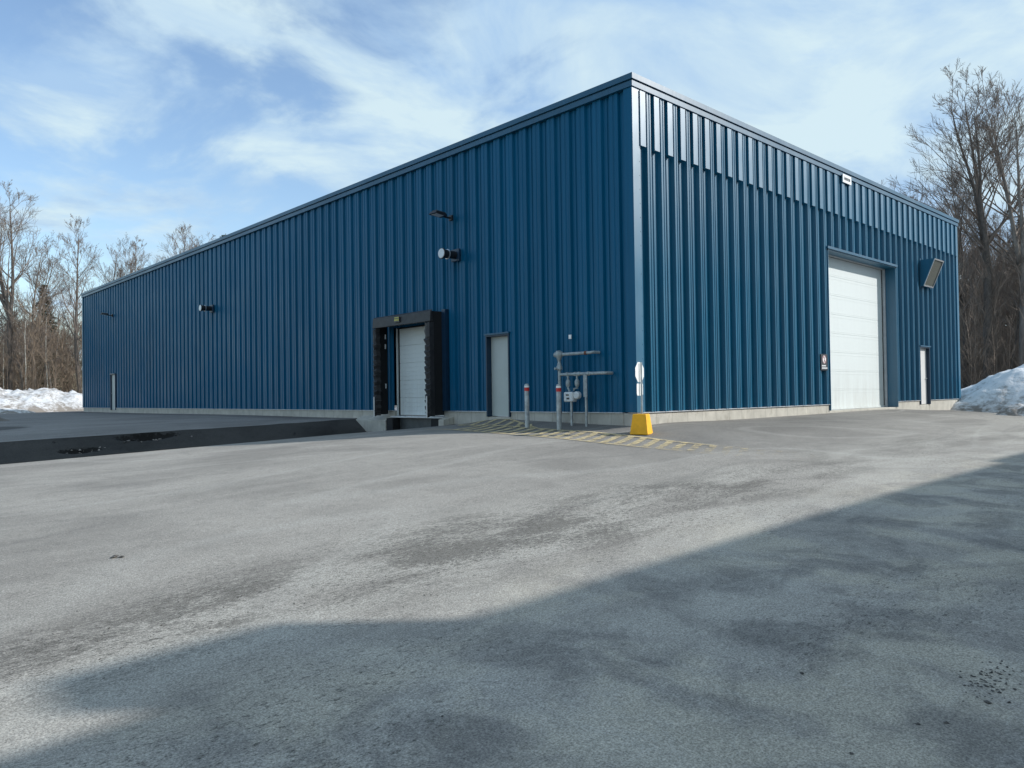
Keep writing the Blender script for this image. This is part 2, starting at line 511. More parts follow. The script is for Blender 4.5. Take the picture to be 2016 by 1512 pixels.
# ------------------------------------------------------------------ mesh helpers
class MB:
    def __init__(s):
        s.v, s.f = [], []

    def quad(s, a, b, c, d):
        i = len(s.v)
        s.v += [tuple(a), tuple(b), tuple(c), tuple(d)]
        s.f.append((i, i + 1, i + 2, i + 3))
        return s

    def box(s, x0, x1, y0, y1, z0, z1):
        return s.hexa([(x0, y0, z0), (x1, y0, z0), (x1, y1, z0), (x0, y1, z0),
                       (x0, y0, z1), (x1, y0, z1), (x1, y1, z1), (x0, y1, z1)])

    def hexa(s, P):
        i = len(s.v)
        s.v += [tuple(p) for p in P]
        for q in ((0, 3, 2, 1), (4, 5, 6, 7), (0, 1, 5, 4), (1, 2, 6, 5), (2, 3, 7, 6), (3, 0, 4, 7)):
            s.f.append(tuple(i + k for k in q))
        return s

    def tube(s, pts, r, n=14, cap=True):
        """lofted round tube along pts; r scalar or list"""
        pts = [Vector(p) for p in pts]
        rr = r if isinstance(r, (list, tuple)) else [r] * len(pts)
        base = len(s.v)
        prev = None
        for k, p in enumerate(pts):
            if k == 0:
                d = pts[1] - p
            elif k == len(pts) - 1:
                d = p - pts[k - 1]
            else:
                d = (pts[k + 1] - p).normalized() + (p - pts[k - 1]).normalized()
            if d.length < 1e-9:
                d = prev
            d = d.normalized()
            prev = d
            ref = Vector((0, 0, 1)) if abs(d.z) < 0.9 else Vector((1, 0, 0))
            a = d.cross(ref).normalized()
            b = d.cross(a)
            for j in range(n):
                t = 2 * math.pi * j / n
                s.v.append(tuple(p + (a * math.cos(t) + b * math.sin(t)) * rr[k]))
        for k in range(len(pts) - 1):
            for j in range(n):
                q = (j + 1) % n
                s.f.append((base + k * n + j, base + k * n + q, base + (k + 1) * n + q, base + (k + 1) * n + j))
        if cap:
            s.f.append(tuple(base + j for j in range(n)))
            e = base + (len(pts) - 1) * n
            s.f.append(tuple(e + j for j in reversed(range(n))))
        return s

    def prism(s, poly, vec):
        """poly: list of 3D points (planar), extruded by vec"""
        i = len(s.v)
        n = len(poly)
        vec = Vector(vec)
        s.v += [tuple(Vector(p)) for p in poly] + [tuple(Vector(p) + vec) for p in poly]
        s.f.append(tuple(i + k for k in range(n)))
        s.f.append(tuple(i + n + k for k in reversed(range(n))))
        for k in range(n):
            q = (k + 1) % n
            s.f.append((i + k, i + q, i + n + q, i + n + k))
        return s

    def build(s, name, mat, parent=None, bevel=0.0, smooth=False):
        me = bpy.data.meshes.new(name)
        me.from_pydata(s.v, [], s.f)
        me.materials.append(mat)
        me.update()
        import bmesh
        bm = bmesh.new()
        bm.from_mesh(me)
        bmesh.ops.recalc_face_normals(bm, faces=bm.faces)
        bm.to_mesh(me)
        bm.free()
        o = bpy.data.objects.new(name, me)
        COL.objects.link(o)
        if parent:
            o.parent = parent
            o.matrix_parent_inverse = parent_inverse(parent)
        if bevel:
            b = o.modifiers.new('bevel', 'BEVEL')
            b.width = bevel
            b.segments = 2
            b.limit_method = 'ANGLE'
        if smooth:
            for p in me.polygons:
                p.use_smooth = True
            me.set_sharp_from_angle(angle=R(40))
        return o


def chain_matrix(o):
    m = Matrix.LocRotScale(o.location, o.rotation_euler, o.scale)
    if o.parent:
        m = chain_matrix(o.parent) @ o.matrix_parent_inverse @ m
    return m


def parent_inverse(p):
    return chain_matrix(p).inverted()


def tag(o, label=None, cat=None, group=None, kind=None):
    if label:
        o['label'] = label
    if cat:
        o['category'] = cat
    if group:
        o['group'] = group
    if kind:
        o['kind'] = kind
    return o


def empty(name, loc, label, cat, group=None):
    o = bpy.data.objects.new(name, None)
    COL.objects.link(o)
    o.location = loc
    o.empty_display_size = 0.2
    return tag(o, label, cat, group)


# ------------------------------------------------------------------ terrain height
CP = np.array([
    (0, 0, -.30), (-1, -.2, -.43), (-1, -1.8, -.53), (-1, -3.4, -.60), (-1, 1.3, -.385), (-1, 2.3, -.36), (-1, 4.2, -.335),
    (-2.5, 3.8, -.37), (-2.5, 1.5, -.41), (-2.5, .1, -.45), (-2.5, -1.3, -.51), (-2.5, -2.8, -.57), (-2.5, -3.8, -.61),
    (0, 2, -.25), (0, 4.4, -.20), (0, 6.2, -.37), (-2.8, 6.2, -.46), (-5.2, 6.2, -.53), (-7.3, 6.2, -.60), (-10.7, 6.2, -.71),
    (3, 0, -.28), (9.5, 0, -.27), (14.5, 0, -.27), (21.6, 0, -.46), (19, -3, -.62), (8, -3, -.45),
    (-13.2, -10.2, -1.17), (-9, -5, -.86), (8, -8, -.72), (20, -9, -.8), (0, -10, -.88), (-18, 0, -1.0), (-26, -10, -1.2), (32, -6, -.8),
    (0, 10.9, -.27), (-1.4, 10.9, -.30), (-5.9, 10.9, -.41), (-9.9, 10.9, -.51), (0, 13, -.27), (0, 24, -.25), (0, 44, -.28),
    (-16, 30, -.62), (-12, 44, -.45), (-20, 12, -.8), (10, 30, -.3), (22, 44, -.4), (22, 20, -.4), (-30, 40, -.7), (0, 58, -.38), (-15, 57, -.5), (-30, 72, 0.0),
    (40, 10, -.3), (50, 40, 0.2), (40, -30, -.8), (-20, -35, -1.3), (10, -35, -1.1), (-45, 0, -1.3)], float)


def tps_fit(cp, lam=0.02):
    n = len(cp)
    d = np.linalg.norm(cp[:, None, :2] - cp[None, :, :2], axis=2)
    with np.errstate(divide='ignore', invalid='ignore'):
        K = np.where(d > 0, d * d * np.log(np.maximum(d, 1e-9)), 0)
    P = np.hstack([np.ones((n, 1)), cp[:, :2]])
    A = np.zeros((n + 3, n + 3))
    A[:n, :n] = K + lam * np.eye(n)
    A[:n, n:] = P
    A[n:, :n] = P.T
    b = np.zeros(n + 3)
    b[:n] = cp[:, 2]
    return np.linalg.solve(A, b)


TPS = tps_fit(CP)


def lotz(x, y):
    x = np.atleast_1d(np.asarray(x, float))
    y = np.atleast_1d(np.asarray(y, float))
    d = np.sqrt((x[:, None] - CP[None, :, 0]) ** 2 + (y[:, None] - CP[None, :, 1]) ** 2)
    K = np.where(d > 0, d * d * np.log(np.maximum(d, 1e-9)), 0)
    n = len(CP)
    return K @ TPS[:n] + TPS[n] + TPS[n + 1] * x + TPS[n + 2] * y


def gz(x, y):
    return float(lotz(x, y)[0])


def pit_depth(x, y):
    """how far the loading ramp lies below the lot"""
    lz = lotz(x, y)
    floor = np.interp(-x, [0, 12, 24], [-1.36, -1.30, -0.95])
    dep = np.minimum(np.minimum((y - 6.2) * 2.6, (10.9 - y) * 0.55), lz - floor)
    fade = np.clip((24 + x) / 6, 0, 1)
    for hx, hy, rx_, ry_, hd_ in ((-6.75, 10.74, .75, .17, .16), (-8.4, 10.38, .50, .10, .10)):
        q_ = ((x - hx) / rx_) ** 2 + ((y - hy) / ry_) ** 2
        wob_ = .5 + .5 * np.sin(x * 17.0 + np.sin(y * 31.0) * 2) * np.cos(x * 7.3 + y * 23.0)
        dep = dep + np.where(q_ < 1, (1 - q_) * hd_ * (.45 + .9 * wob_), 0)
    dep = np.where((x < 0.0) & (y > 6.2) & (y < 10.9), np.maximum(dep, 0) * fade, 0)
    return dep


def sheet(name, xs, ys, mat, zoff=0.0, cut=None, pit=True, rough=0.0):
    xs, ys = np.array(xs), np.array(ys)
    X, Y = np.meshgrid(xs, ys)
    x, y = X.ravel(), Y.ravel()
    z = lotz(x, y) + zoff
    if pit:
        z = z - pit_depth(x, y)
    if rough:
        z = z + np.array([mnoise.fractal(Vector((a * .8, b * .8, 3.1)), 1, 2, 4) for a, b in zip(x, y)]) * rough
    nx = len(xs)
    F = []
    for j in range(len(ys) - 1):
        for i in range(nx - 1):
            if cut and cut((xs[i] + xs[i + 1]) / 2, (ys[j] + ys[j + 1]) / 2):
                continue
            a = j * nx + i
            F.append((a, a + 1, a + nx + 1, a + nx))
    used = sorted(set(k for f in F for k in f))
    mp = {k: i for i, k in enumerate(used)}
    me = bpy.data.meshes.new(name)
    me.from_pydata([(x[k], y[k], z[k]) for k in used], [], [tuple(mp[k] for k in f) for f in F])
    me.materials.append(mat)
    for p in me.polygons:
        p.use_smooth = True
    o = bpy.data.objects.new(name, me)
    COL.objects.link(o)
    return o


def span(a, b, st):
    n = max(1, int(round((b - a) / st)))
    return list(np.linspace(a, b, n + 1)[:-1])


LX0, LX1, LY0, LY1 = -34.0, 25.0, -34.0, 57.5
xs = span(LX0, -16, 1.5) + span(-16, -4, 0.5) + span(-4, 0, 0.125) + span(0, 22, 1.0) + [22.0, LX1]
ys_n = span(LY0, -12, 2.0) + span(-12, -6, 0.4) + span(-6, 6.2, 0.2) + [6.2]
inb = lambda x, y: x > 0.3 and y > 0.3 and x < 21.2 and y < 44.2
lot = sheet('parking_lot', xs, ys_n, M_LOT, cut=inb)
tag(lot, kind='structure')
bank_l = sheet('loading_ramp', [v for v in xs if v < -9.6] + span(-9.5, -5.5, .05) + [v for v in xs if -5.5 <= v < 0] + [0.0], [6.2, 6.3, 6.45, 6.6, 7.5, 8.6, 9.2, 9.6, 9.9] + span(10.1, 10.9, .05) + [10.9], M_BANK, rough=0.02)
tag(bank_l, kind='structure')
ys_u = [10.9] + span(11.5, LY1, 1.5) + [LY1]
upl = sheet('upper_lot', xs, ys_u, M_UPPER, cut=inb)
tag(upl, kind='structure')
E_ = sheet('asphalt_apron', [v for v in xs if v > 21.9], [6.2, 7.5, 9, 10.9], M_UPPER)
tag(E_, kind='structure')

gx = [-3000, -800, -300, -150, -90, -60, LX0 + .3] + [10, LX1 - .3, 30, 38, 50, 70, 100, 160, 400, 900, 3000]
gy = [-3000, -800, -300, -120, -70, -45, LY0 + .3] + [0, 20, 35, LY1 - .3, 60, 66, 74, 90, 120, 200, 500, 1000, 3000]


def ground_sheet():
    X, Y = np.meshgrid(gx, gy)
    x, y = X.ravel(), Y.ravel()
    z = lotz(np.clip(x, -45, 55), np.clip(y, -38, 72)) - 0.12
    inside = (x > LX0) & (x < LX1) & (y > LY0) & (y < LY1)
    z = np.where(inside, -2.2, z)
    z = np.clip(z, -2.2, 0.6)
    nx = len(gx)
    F = [(j * nx + i, j * nx + i + 1, (j + 1) * nx + i + 1, (j + 1) * nx + i) for j in range(len(gy) - 1) for i in range(nx - 1)]
    me = bpy.data.meshes.new('ground')
    me.from_pydata(list(zip(x.tolist(), y.tolist(), z.tolist())), [], F)
    me.materials.append(M_FLOOR)
    o = bpy.data.objects.new('ground', me)
    COL.objects.link(o)
    return tag(o, kind='structure')


ground_sheet()

# ------------------------------------------------------------------ warehouse
LR, LL, H = 21.5, 44.5, 7.4
bld = empty('warehouse', (0, 0, 0), 'long blue ribbed metal warehouse with loading dock and white overhead door', 'building')
bld.location = (10.0, 20.0, -0.3)

OPEN_R = [(9.42, 14.80, -2, 4.72), (17.02, 18.06, -2, 2.0)]           # front wall: big door, man door
OPEN_L = [(3.96, 4.86, -2, 2.0), (6.76, 9.18, -2, 2.52), (37.55, 38.52, -2, 1.97)]  # side wall


def profile(length, pitch, c0, top_w, side_w, depth):
    pts = [(0.0, 0.0)]
    k = 0
    while True:
        c = c0 + pitch * k
        k += 1
        if c - top_w / 2 - side_w < 0:
            continue
        if c + top_w / 2 + side_w > length:
            break
        a, b = c - top_w / 2, c + top_w / 2
        # shallow stiffener bead in the pan before the rib
        pm = c - pitch / 2
        if pm > 0.12:
            pts += [(pm - .034, 0), (pm - .020, .020), (pm + .020, .020), (pm + .034, 0)]
        pts += [(a - side_w, 0), (a, depth), (c - .030, depth), (c - .012, depth - .014), (c + .012, depth - .014), (c + .030, depth), (b, depth), (b + side_w, 0)]
    pts.append((length, 0))
    return pts


def cladding(place, prof, z0, z1, opens):
    mb = MB()
    for (u0, d0), (u1, d1) in zip(prof[:-1], prof[1:]):
        if u1 - u0 < 1e-6:
            continue
        cuts = sorted({u0, u1} | {c for o in opens for c in (o[0], o[1]) if u0 < c < u1})
        for a, b in zip(cuts[:-1], cuts[1:]):
            da = d0 + (d1 - d0) * (a - u0) / (u1 - u0)
            db = d0 + (d1 - d0) * (b - u0) / (u1 - u0)
            m = (a + b) / 2
            zs = [(z0, z1)]
            for o in opens:
                if o[0] < m < o[1]:
                    zs = [(o[3], z1)]
            for p, q in zs:
                mb.quad(place(a, da, p), place(b, db, p), place(b, db, q), place(a, da, q))
    return mb


RP = lambda u, d, z: (u, -d, z)      # front wall (y=0), outward -y
LP = lambda u, d, z: (-d, u, z)      # side wall (x=0), outward -x
prR = profile(LR, 0.515, 0.50, 0.135, 0.028, 0.10)
prL = profile(LL, 0.49, 0.45, 0.235, 0.026, 0.066)
ZT = 7.12
fw_ = cladding(RP, prR, 0.0, ZT, OPEN_R).build('front_wall', M_BLUEF, bld)
sw_ = cladding(LP, prL, 0.0, ZT, OPEN_L).build('side_wall', M_BLUE, bld)
# back walls, plain ribbed too
BP = lambda u, d, z: (u, LL + d, z)
EP = lambda u, d, z: (LR + d, u, z)
cladding(BP, prR, -0.3, ZT, []).build('rear_wall', M_BLUE, bld)
cladding(EP, prL, -0.3, ZT, []).build('far_side_wall', M_BLUE, bld)

# proud slabs hung in the pans of the front wall's top strip
mb = MB()
k = 0
while 0.24 + 0.515 * k < LR - 0.1:
    u = 0.24 + 0.515 * k
    mb.box(u - .095, u + .095, -.135, -.002, 5.87, ZT - .03)
    k += 1
mb.build('parapet_panel', M_TRIM, bld)

# fascia in two bands with a dark reveal, mitred round the roof edge
mb = MB()
for (z0, z1, d, i) in ((7.125, 7.245, .135, 0.0), (7.245, 7.275, .112, 0.0), (7.275, 7.40, .165, 0.0)):
    o_, n_ = d, 0.10
    P = [(-o_, -o_), (LR + o_, -o_), (LR + o_, LL + o_), (-o_, LL + o_)]
    Q = [(n_, n_), (LR - n_, n_), (LR - n_, LL - n_), (n_, LL - n_)]
    for a in range(4):
        b = (a + 1) % 4
        mb.quad((*P[a], z0), (*P[b], z0), (*P[b], z1), (*P[a], z1))
        mb.quad((*P[a], z1), (*P[b], z1), (*Q[b], z1), (*Q[a], z1))
        mb.quad((*P[a], z0), (*P[b], z0), (*Q[b], z0), (*Q[a], z0))
mb.build('fascia', M_FASCIA, bld)
MB().box(0.09, LR - .09, 0.09, LL - .09, 7.15, 7.30).build('roof', M_ROOF, bld)

# corner trims with screws
mb = MB()
MB().box(-.106, 0.0, -.104, .13, 0, ZT).build('corner_trim', M_BLUE, bld)
mb.box(-.108, .15, -.108, -.1045, 0, ZT)
for z in np.arange(0.25, 7.0, 0.31):
    mb.tube([(.128, -.108, z), (.128, -.114, z)], .010, 8)
mb.build('corner_trim', M_TRIM, bld)
MB().box(LR - .12, LR + .1, -.105, .1, 0, ZT).build('corner_trim', M_TRIM, bld)
MB().box(-.105, .1, LL - .12, LL + .1, 0, ZT).build('corner_trim', M_TRIM, bld)

# foundation wall with its openings and pale flashing on top
mb = MB()
fl = []


def found(place, segs, out_, zb=-1.6):
    for a, b in segs:
        p, q = place(a, out_, 0), place(b, -.3, 0)
        mb.box(min(p[0], q[0]), max(p[0], q[0]), min(p[1], q[1]), max(p[1], q[1]), zb, -.022)
        p, q = place(a, out_ + .035, 0), place(b, -.1, 0)
        fl.append(MB())
        fl[-1].box(min(p[0], q[0]), max(p[0], q[0]), min(p[1], q[1]), max(p[1], q[1]), -.020, -.002)


found(RP, [(-.055, 9.42), (14.80, 17.02), (18.06, LR + .05)], .055)
found(LP, [(.31, 3.96), (4.86, 6.76), (9.18, 37.55), (38.52, LL + .05)], .055)
# low sills under doors
mb.box(9.425, 14.795, -.05, .3, -1.6, -.205)
mb.box(17.025, 18.055, -.05, .3, -1.6, -.17)
mb.box(-.05, .3, 3.965, 4.855, -1.6, -.15)
mb.box(-.05, .3, 37.555, 38.515, -1.6, -.13)
mb.build('foundation', M_CONC, bld, bevel=0.008)
for f_ in fl:
    f_.build('base_flashing', M_FLASH, bld)

# -------- overhead door in the front wall
dy = 0.36
mb = MB()
mb.box(9.42, 9.445, -.105, dy, -.2, 4.72).box(14.775, 14.80, -.105, dy, -.2, 4.72)
mb.box(9.42, 14.80, -.105, dy, 4.695, 4.72)
mb.build('door_jamb', M_TRIM, bld)
MB().box(9.34, 14.88, -.15, -.09, 4.722, 4.80).build('header_flashing', M_FASCIA, bld, bevel=.005)
mb = MB()
ns, zb, zt = 8, -.19, 4.66
sh = (zt - zb) / ns
for k in range(ns):
    z0 = zb + sh * k
    mb.box(9.50, 14.66, dy - .02, dy + .03, z0 + .004, z0 + sh - .004)
    # two shallow pressed lines in each section
    for q in (0.12, 0.88):
        mb.box(9.52, 14.64, dy - .0225, dy - .0205, z0 + sh * q - .014, z0 + sh * q + .014)
mb.box(9.51, 14.65, dy - .013, dy + .02, zb, zt)
od = mb.build('overhead_door', M_WHITE, bld, bevel=.004)
MB().box(9.5, 14.66, dy - .045, dy - .022, zb - .008, zb + .05).build('bottom_seal', M_WHITE, od)
mb = MB()
mb.box(14.70, 14.772, dy - .12, dy + .02, -.2, 4.69).box(9.448, 14.698, dy - .12, dy + .02, 4.675, 4.693)
mb.build('door_frame', M_FLASH, od)
MB().box(14.665, 14.695, dy - .035, dy + .01, -.2, 4.67).build('door_seal', M_BLACK, od)


# -------- man doors
def man_door(name_mat, wall, a, b, zb, zt, handle_side, lab=None, dd_=-.10):
    P = RP if wall == 'R' else LP

    def bx(m, u0, u1, d0, d1, z0, z1):
        p, q = P(u0, d0, 0), P(u1, d1, 0)
        m.box(min(p[0], q[0]), max(p[0], q[0]), min(p[1], q[1]), max(p[1], q[1]), z0, z1)
        return m
    dn = bx(MB(), a + .04, b - .04, dd_ - .05, dd_, zb + .01, zt - .04).build('door', name_mat, bld, bevel=.003)
    if lab:
        dn['label'] = lab
    m = MB()
    bx(m, a, a + .038, -.16, .103, zb, zt)
    bx(m, b - .038, b, -.16, .103, zb, zt)
    bx(m, a + .038, b - .038, -.16, .103, zt - .038, zt)
    m.build('door_frame', M_JAMB, dn)
    bx(MB(), a - .03, b + .03, .06, .135, zt + .002, zt + .045).build('drip_cap', M_FASCIA, dn)
    u = b - .13 if handle_side else a + .13
    m = MB()
    m.tube([P(u, dd_, zb + .98), P(u, dd_ + .045, zb + .98)], .018, 10)
    m.tube([P(u, dd_ + .04, zb + .98), P(u - .1 * (1 if handle_side else -1), dd_ + .04, zb + .98)], .011, 8)
    m.build('handle', M_CHROME, dn)
    return dn


man_door(M_DOOR, 'L', 3.96, 4.86, -.145, 2.0, False, 'grey steel door beside the loading dock', -.06)
man_door(M_DOOR, 'L', 37.55, 38.52, -.125, 1.97, True, 'grey steel door near the far end of the side wall', .02)
man_door(M_DOORPALE, 'R', 17.02, 18.06, -.165, 2.0, True, 'pale steel door to the right of the overhead door', -.02)

# -------- loading dock
mb = MB()
ns, zb, zt = 5, -.15, 2.50
sh = (zt - zb) / ns
for k in range(ns):
    z0 = zb + sh * k
    mb.box(.10, .15, 6.82, 9.11, z0 + .006, z0 + sh - .006)
    for q in (.25, .5, .75):
        mb.box(.094, .099, 6.84, 9.09, z0 + sh * q - .006, z0 + sh * q + .006)
mb.box(.12, .14, 6.83, 9.10, zb, zt)
dd = mb.build('dock_door', M_WHITE, bld, bevel=.003)
dd['label'] = 'narrow white sectional door inside the loading dock'
MB().box(.02, .14, 9.142, 9.178, -.2, 2.518).build('door_track', M_WHITE, dd)
MB().box(.02, .14, 6.762, 6.800, -.2, 2.518).build('door_track', M_WHITE, dd)
MB().box(.07, .14, 9.112, 9.140, -.2, 2.50).box(.02, .14, 6.805, 9.140, 2.505, 2.519).build('door_seal', M_BLACK, dd)
mb = MB()
mb.box(-.24, .3, 6.56, 9.15, -.215, -.165)
mb.build('dock_sill', M_FLASH, bld, bevel=.005)
MB().box(-.13, .3, 6.56, 9.15, -1.6, -.216).build('dock_leveller', M_STEELD, bld)
for y0, y1 in ((6.56, 6.92), (8.80, 9.145)):
    MB().box(-.40, -.131, y0, y1, -.95, -.225).build('dock_bumper', M_BLACK, bld, bevel=.02)
# concrete wing walls
mb = MB()
mb.prism([(-.42, 9.16, -1.6), (-.42, 9.16, -.30), (-.10, 9.16, -.17), (-.056, 9.16, -.17), (-.056, 9.16, -1.6)], (0, 1.75, 0))
mb.build('wing_wall', M_CONC, bld, bevel=.01)
mb = MB()
mb.prism([(-.42, 6.30, -1.6), (-.42, 6.30, -.24), (-.10, 6.30, -.17), (-.056, 6.30, -.17), (-.056, 6.30, -1.6)], (0, .24, 0))
mb.build('wing_wall', M_CONC, bld, bevel=.01)

# dock shelter: black vinyl header and pleated side curtains on a frame
SX = -.56
mb = MB()
mb.box(-.50, -.102, 6.67, 6.75, -.12, 2.80).box(-.50, -.102, 9.48, 9.54, -.12, 2.70)
mb.box(-.50, -.102, 6.751, 9.479, 2.72, 2.79)
sh_ = mb.build('dock_shelter', M_BLACK, bld)
mb = MB()
P = [(-.50, 6.65, 2.85), (SX, 6.65, 2.80), (SX - .02, 6.65, 2.51), (-.48, 6.65, 2.51)]
mb.prism(P, (0, 2.92, 0))
hd = mb.build('header_pad', M_BLACKV, sh_, bevel=.012)


def pleat_pad(y0, y1, side):
    m = MB()
    zs = list(np.arange(-.15, 2.50, .030))
    n = len(zs)
    base = len(m.v)
    for z in zs:
        ph = (z / 0.155) % 1.0
        out_ = .035 * ph if z < 2.10 else .02
        w = .020 * math.sin(z * 23) + (.03 * ph if z < 2.10 else 0)
        a, b = (y0, y1 + w) if side > 0 else (y0 - w, y1)
        s1 = -.012 * math.sin(z * 9)
        m.v += [(-.44, a, z), (SX - out_ - .005, a + .01, z + s1), (SX - .035 - out_, (a + b) / 2, z - .03), (SX - out_ - .005, b - .01, z + s1), (-.44, b, z)]
    for k in range(n - 1):
        for j in range(4):
            m.f.append((base + k * 5 + j, base + k * 5 + j + 1, base + (k + 1) * 5 + j + 1, base + (k + 1) * 5 + j))
        m.f.append((base + k * 5 + 4, base + k * 5, base + (k + 1) * 5, base + (k + 1) * 5 + 4))
    m.f.append(tuple(base + j for j in range(5)))
    m.f.append(tuple(base + (n - 1) * 5 + j for j in range(5)))
    return m.build('side_pad', M_BLACKV, sh_)


pleat_pad(6.66, 6.90, 1)
pleat_pad(9.37, 9.55, -1)
for y in (6.78, 9.44):
    MB().box(SX - .085, SX - .062, y - .022, y + .022, -.19, .42).build('guard_strip', M_DOORPALE, sh_, bevel=.004)
MB().box(SX - .048, SX - .030, 8.10, 8.36, 2.60, 2.76).build('maker_plate', M_SIGNB, hd)
mb = MB()
mb.box(SX - .053, SX - .0485, 8.12, 8.34, 2.725, 2.747)
for k in range(5):
    mb.box(SX - .053, SX - .0485, 8.12 + k * .046, 8.155 + k * .046, 2.64, 2.70)
mb.build('plate_marking', M_YPLATE, hd)
for z in (2.20, 1.90, .68):
    MB().box(-.20, -.17, 9.455, 9.479, z, z + .14).build('reflector', M_SIGNW, sh_)
# blue flashing column where the shelter meets the wall
MB().box(-.16, -.0, 6.50, 6.665, -.0, 2.86).build('shelter_flashing', M_JAMB, bld)

# ------------------------------------------------------------------ fittings on the walls
G_FL = 'floodlights on the side wall'
G_VT = 'round vents on the side wall'


def floodlight(y, z, label):
    r = empty('floodlight', (-.1, y, z), label, 'floodlight', G_FL)
    MB().box(-.16, -.101, y - .07, y + .07, z - .10, z + .05).build('wall_plate', M_LAMPK, r, bevel=.008)
    MB().tube([(-.15, y, z - .03), (-.30, y + .02, z - .02), (-.36, y + .03, z)], .028, 10).build('arm', M_LAMPK, r)
    a = R(14)
    m = MB()

    def tp(px_, py_, pz_):
        return (-.34 - px_ * math.cos(a) - pz_ * math.sin(a) * 0, y + .04 + py_, z + px_ * math.sin(a) * 0.35 + pz_)
    m.hexa([tp(0, -.15, -.02), tp(.42, -.17, -.02), tp(.42, .17, -.02), tp(0, .15, -.02),
            tp(.04, -.12, .07), tp(.38, -.14, .05), tp(.38, .14, .05), tp(.04, .12, .07)])
    for k in range(6):
        x0 = .06 + k * .055
        m.hexa([tp(x0, -.12, .05), tp(x0 + .01, -.12, .05), tp(x0 + .01, .12, .05), tp(x0, .12, .05),
                tp(x0, -.11, .085), tp(x0 + .01, -.11, .085), tp(x0 + .01, .11, .085), tp(x0, .11, .085)])
    h = m.build('lamp_head', M_LAMPK, r)
    m = MB()
    m.hexa([tp(.10, -.11, -.028), tp(.36, -.12, -.028), tp(.36, .12, -.028), tp(.10, .11, -.028),
            tp(.10, -.11, -.021), tp(.36, -.12, -.021), tp(.36, .12, -.021), tp(.10, .11, -.021)])
    m.build('lens', M_LENS, h)
    return r


floodlight(6.22, 5.40, 'black floodlight high above the loading dock, the near one of two')
floodlight(37.9, 5.42, 'small black floodlight near the far end of the side wall')


def round_vent(y, z, label):
    r = empty('wall_vent', (-.1, y, z), label, 'vent', G_VT)
    MB().box(-.17, -.101, y - .17, y + .17, z - .17, z + .17).build('wall_plate', M_JAMB, r, bevel=.01)
    MB().tube([(-.17, y, z), (-.42, y, z)], .105, 20).build('pipe', M_LAMPK, r, smooth=True)
    MB().tube([(-.42, y, z), (-.425, y, z), (-.445, y, z), (-.45, y, z)], [.12, .138, .138, .12], 24).build('collar', M_CHROME, r, smooth=True)
    MB().tube([(-.45, y, z), (-.60, y, z)], .12, 20).build('drum', M_LAMPK, r, smooth=True)
    MB().tube([(-.60, y, z), (-.605, y, z), (-.635, y, z), (-.64, y, z)], [.12, .150, .150, .14], 28).build('rim', M_LAMPK, r, smooth=True)
    MB().tube([(-.641, y, z), (-.652, y, z)], [.132, .125], 28).build('face_plate', M_LENS, r, smooth=True)
    return r


round_vent(6.02, 4.30, 'round vent with white face above the loading dock, below the near floodlight')
round_vent(23.15, 4.42, 'round white-faced vent midway along the side wall, the farther of two')

# intake hood on the front wall
r = empty('intake_hood', (17.7, -.1, 4.8), 'sloping intake hood with a screened front right of the overhead door', 'hood')
x0, x1 = 17.22, 18.22
m = MB()
for x in (x0, x1 - .02):
    m.prism([(x, -.105, 5.25), (x, -.60, 5.25), (x, -.20, 4.27), (x, -.105, 4.27)], (.02, 0, 0))
m.box(x0 + .021, x1 - .021, -.60, -.105, 5.23, 5.25).box(x0 + .021, x1 - .021, -.20, -.105, 4.27, 4.29)
m.build('hood_shell', M_TRIM, r)
m = MB()


def hp(x, t, d=0.0):   # point on the sloping front, t 0 bottom .. 1 top
    return Vector((x, -.20 - .40 * t - d * .93, 4.27 + .98 * t - d * .37))


def bar(m, a, b, c, d, th=.02):
    n = Vector((0, -.93, -.37)) * th
    m.hexa([a, b, c, d, a + n, b + n, c + n, d + n])


bar(m, hp(x0, 0), hp(x1, 0), hp(x1, .045), hp(x0, .045))
bar(m, hp(x0, .955), hp(x1, .955), hp(x1, 1), hp(x0, 1))
bar(m, hp(x0, .046), hp(x0 + .04, .046), hp(x0 + .04, .954), hp(x0, .954))
bar(m, hp(x1 - .04, .046), hp(x1, .046), hp(x1, .954), hp(x1 - .04, .954))
m.build('front_frame', M_CHROME, r)
m = MB()
m.quad(hp(x0 + .041, .05, -.01), hp(x1 - .041, .05, -.01), hp(x1 - .041, .95, -.01), hp(x0 + .041, .95, -.01))
for k in range(1, 14):
    t = .05 + .9 * k / 14
    bar(m, hp(x0 + .041, t - .004), hp(x1 - .041, t - .004), hp(x1 - .041, t + .004), hp(x0 + .041, t + .004), .006)
m.build('screen', M_MESH, r)
MB().box(x0 - .06, x0 - .002, -.125, -.1, 4.22, 5.30).build('side_flange', M_FASCIA, r)
MB().box(x1 + .002, x1 + .06, -.125, -.1, 4.22, 5.30).build('side_flange', M_FASCIA, r)

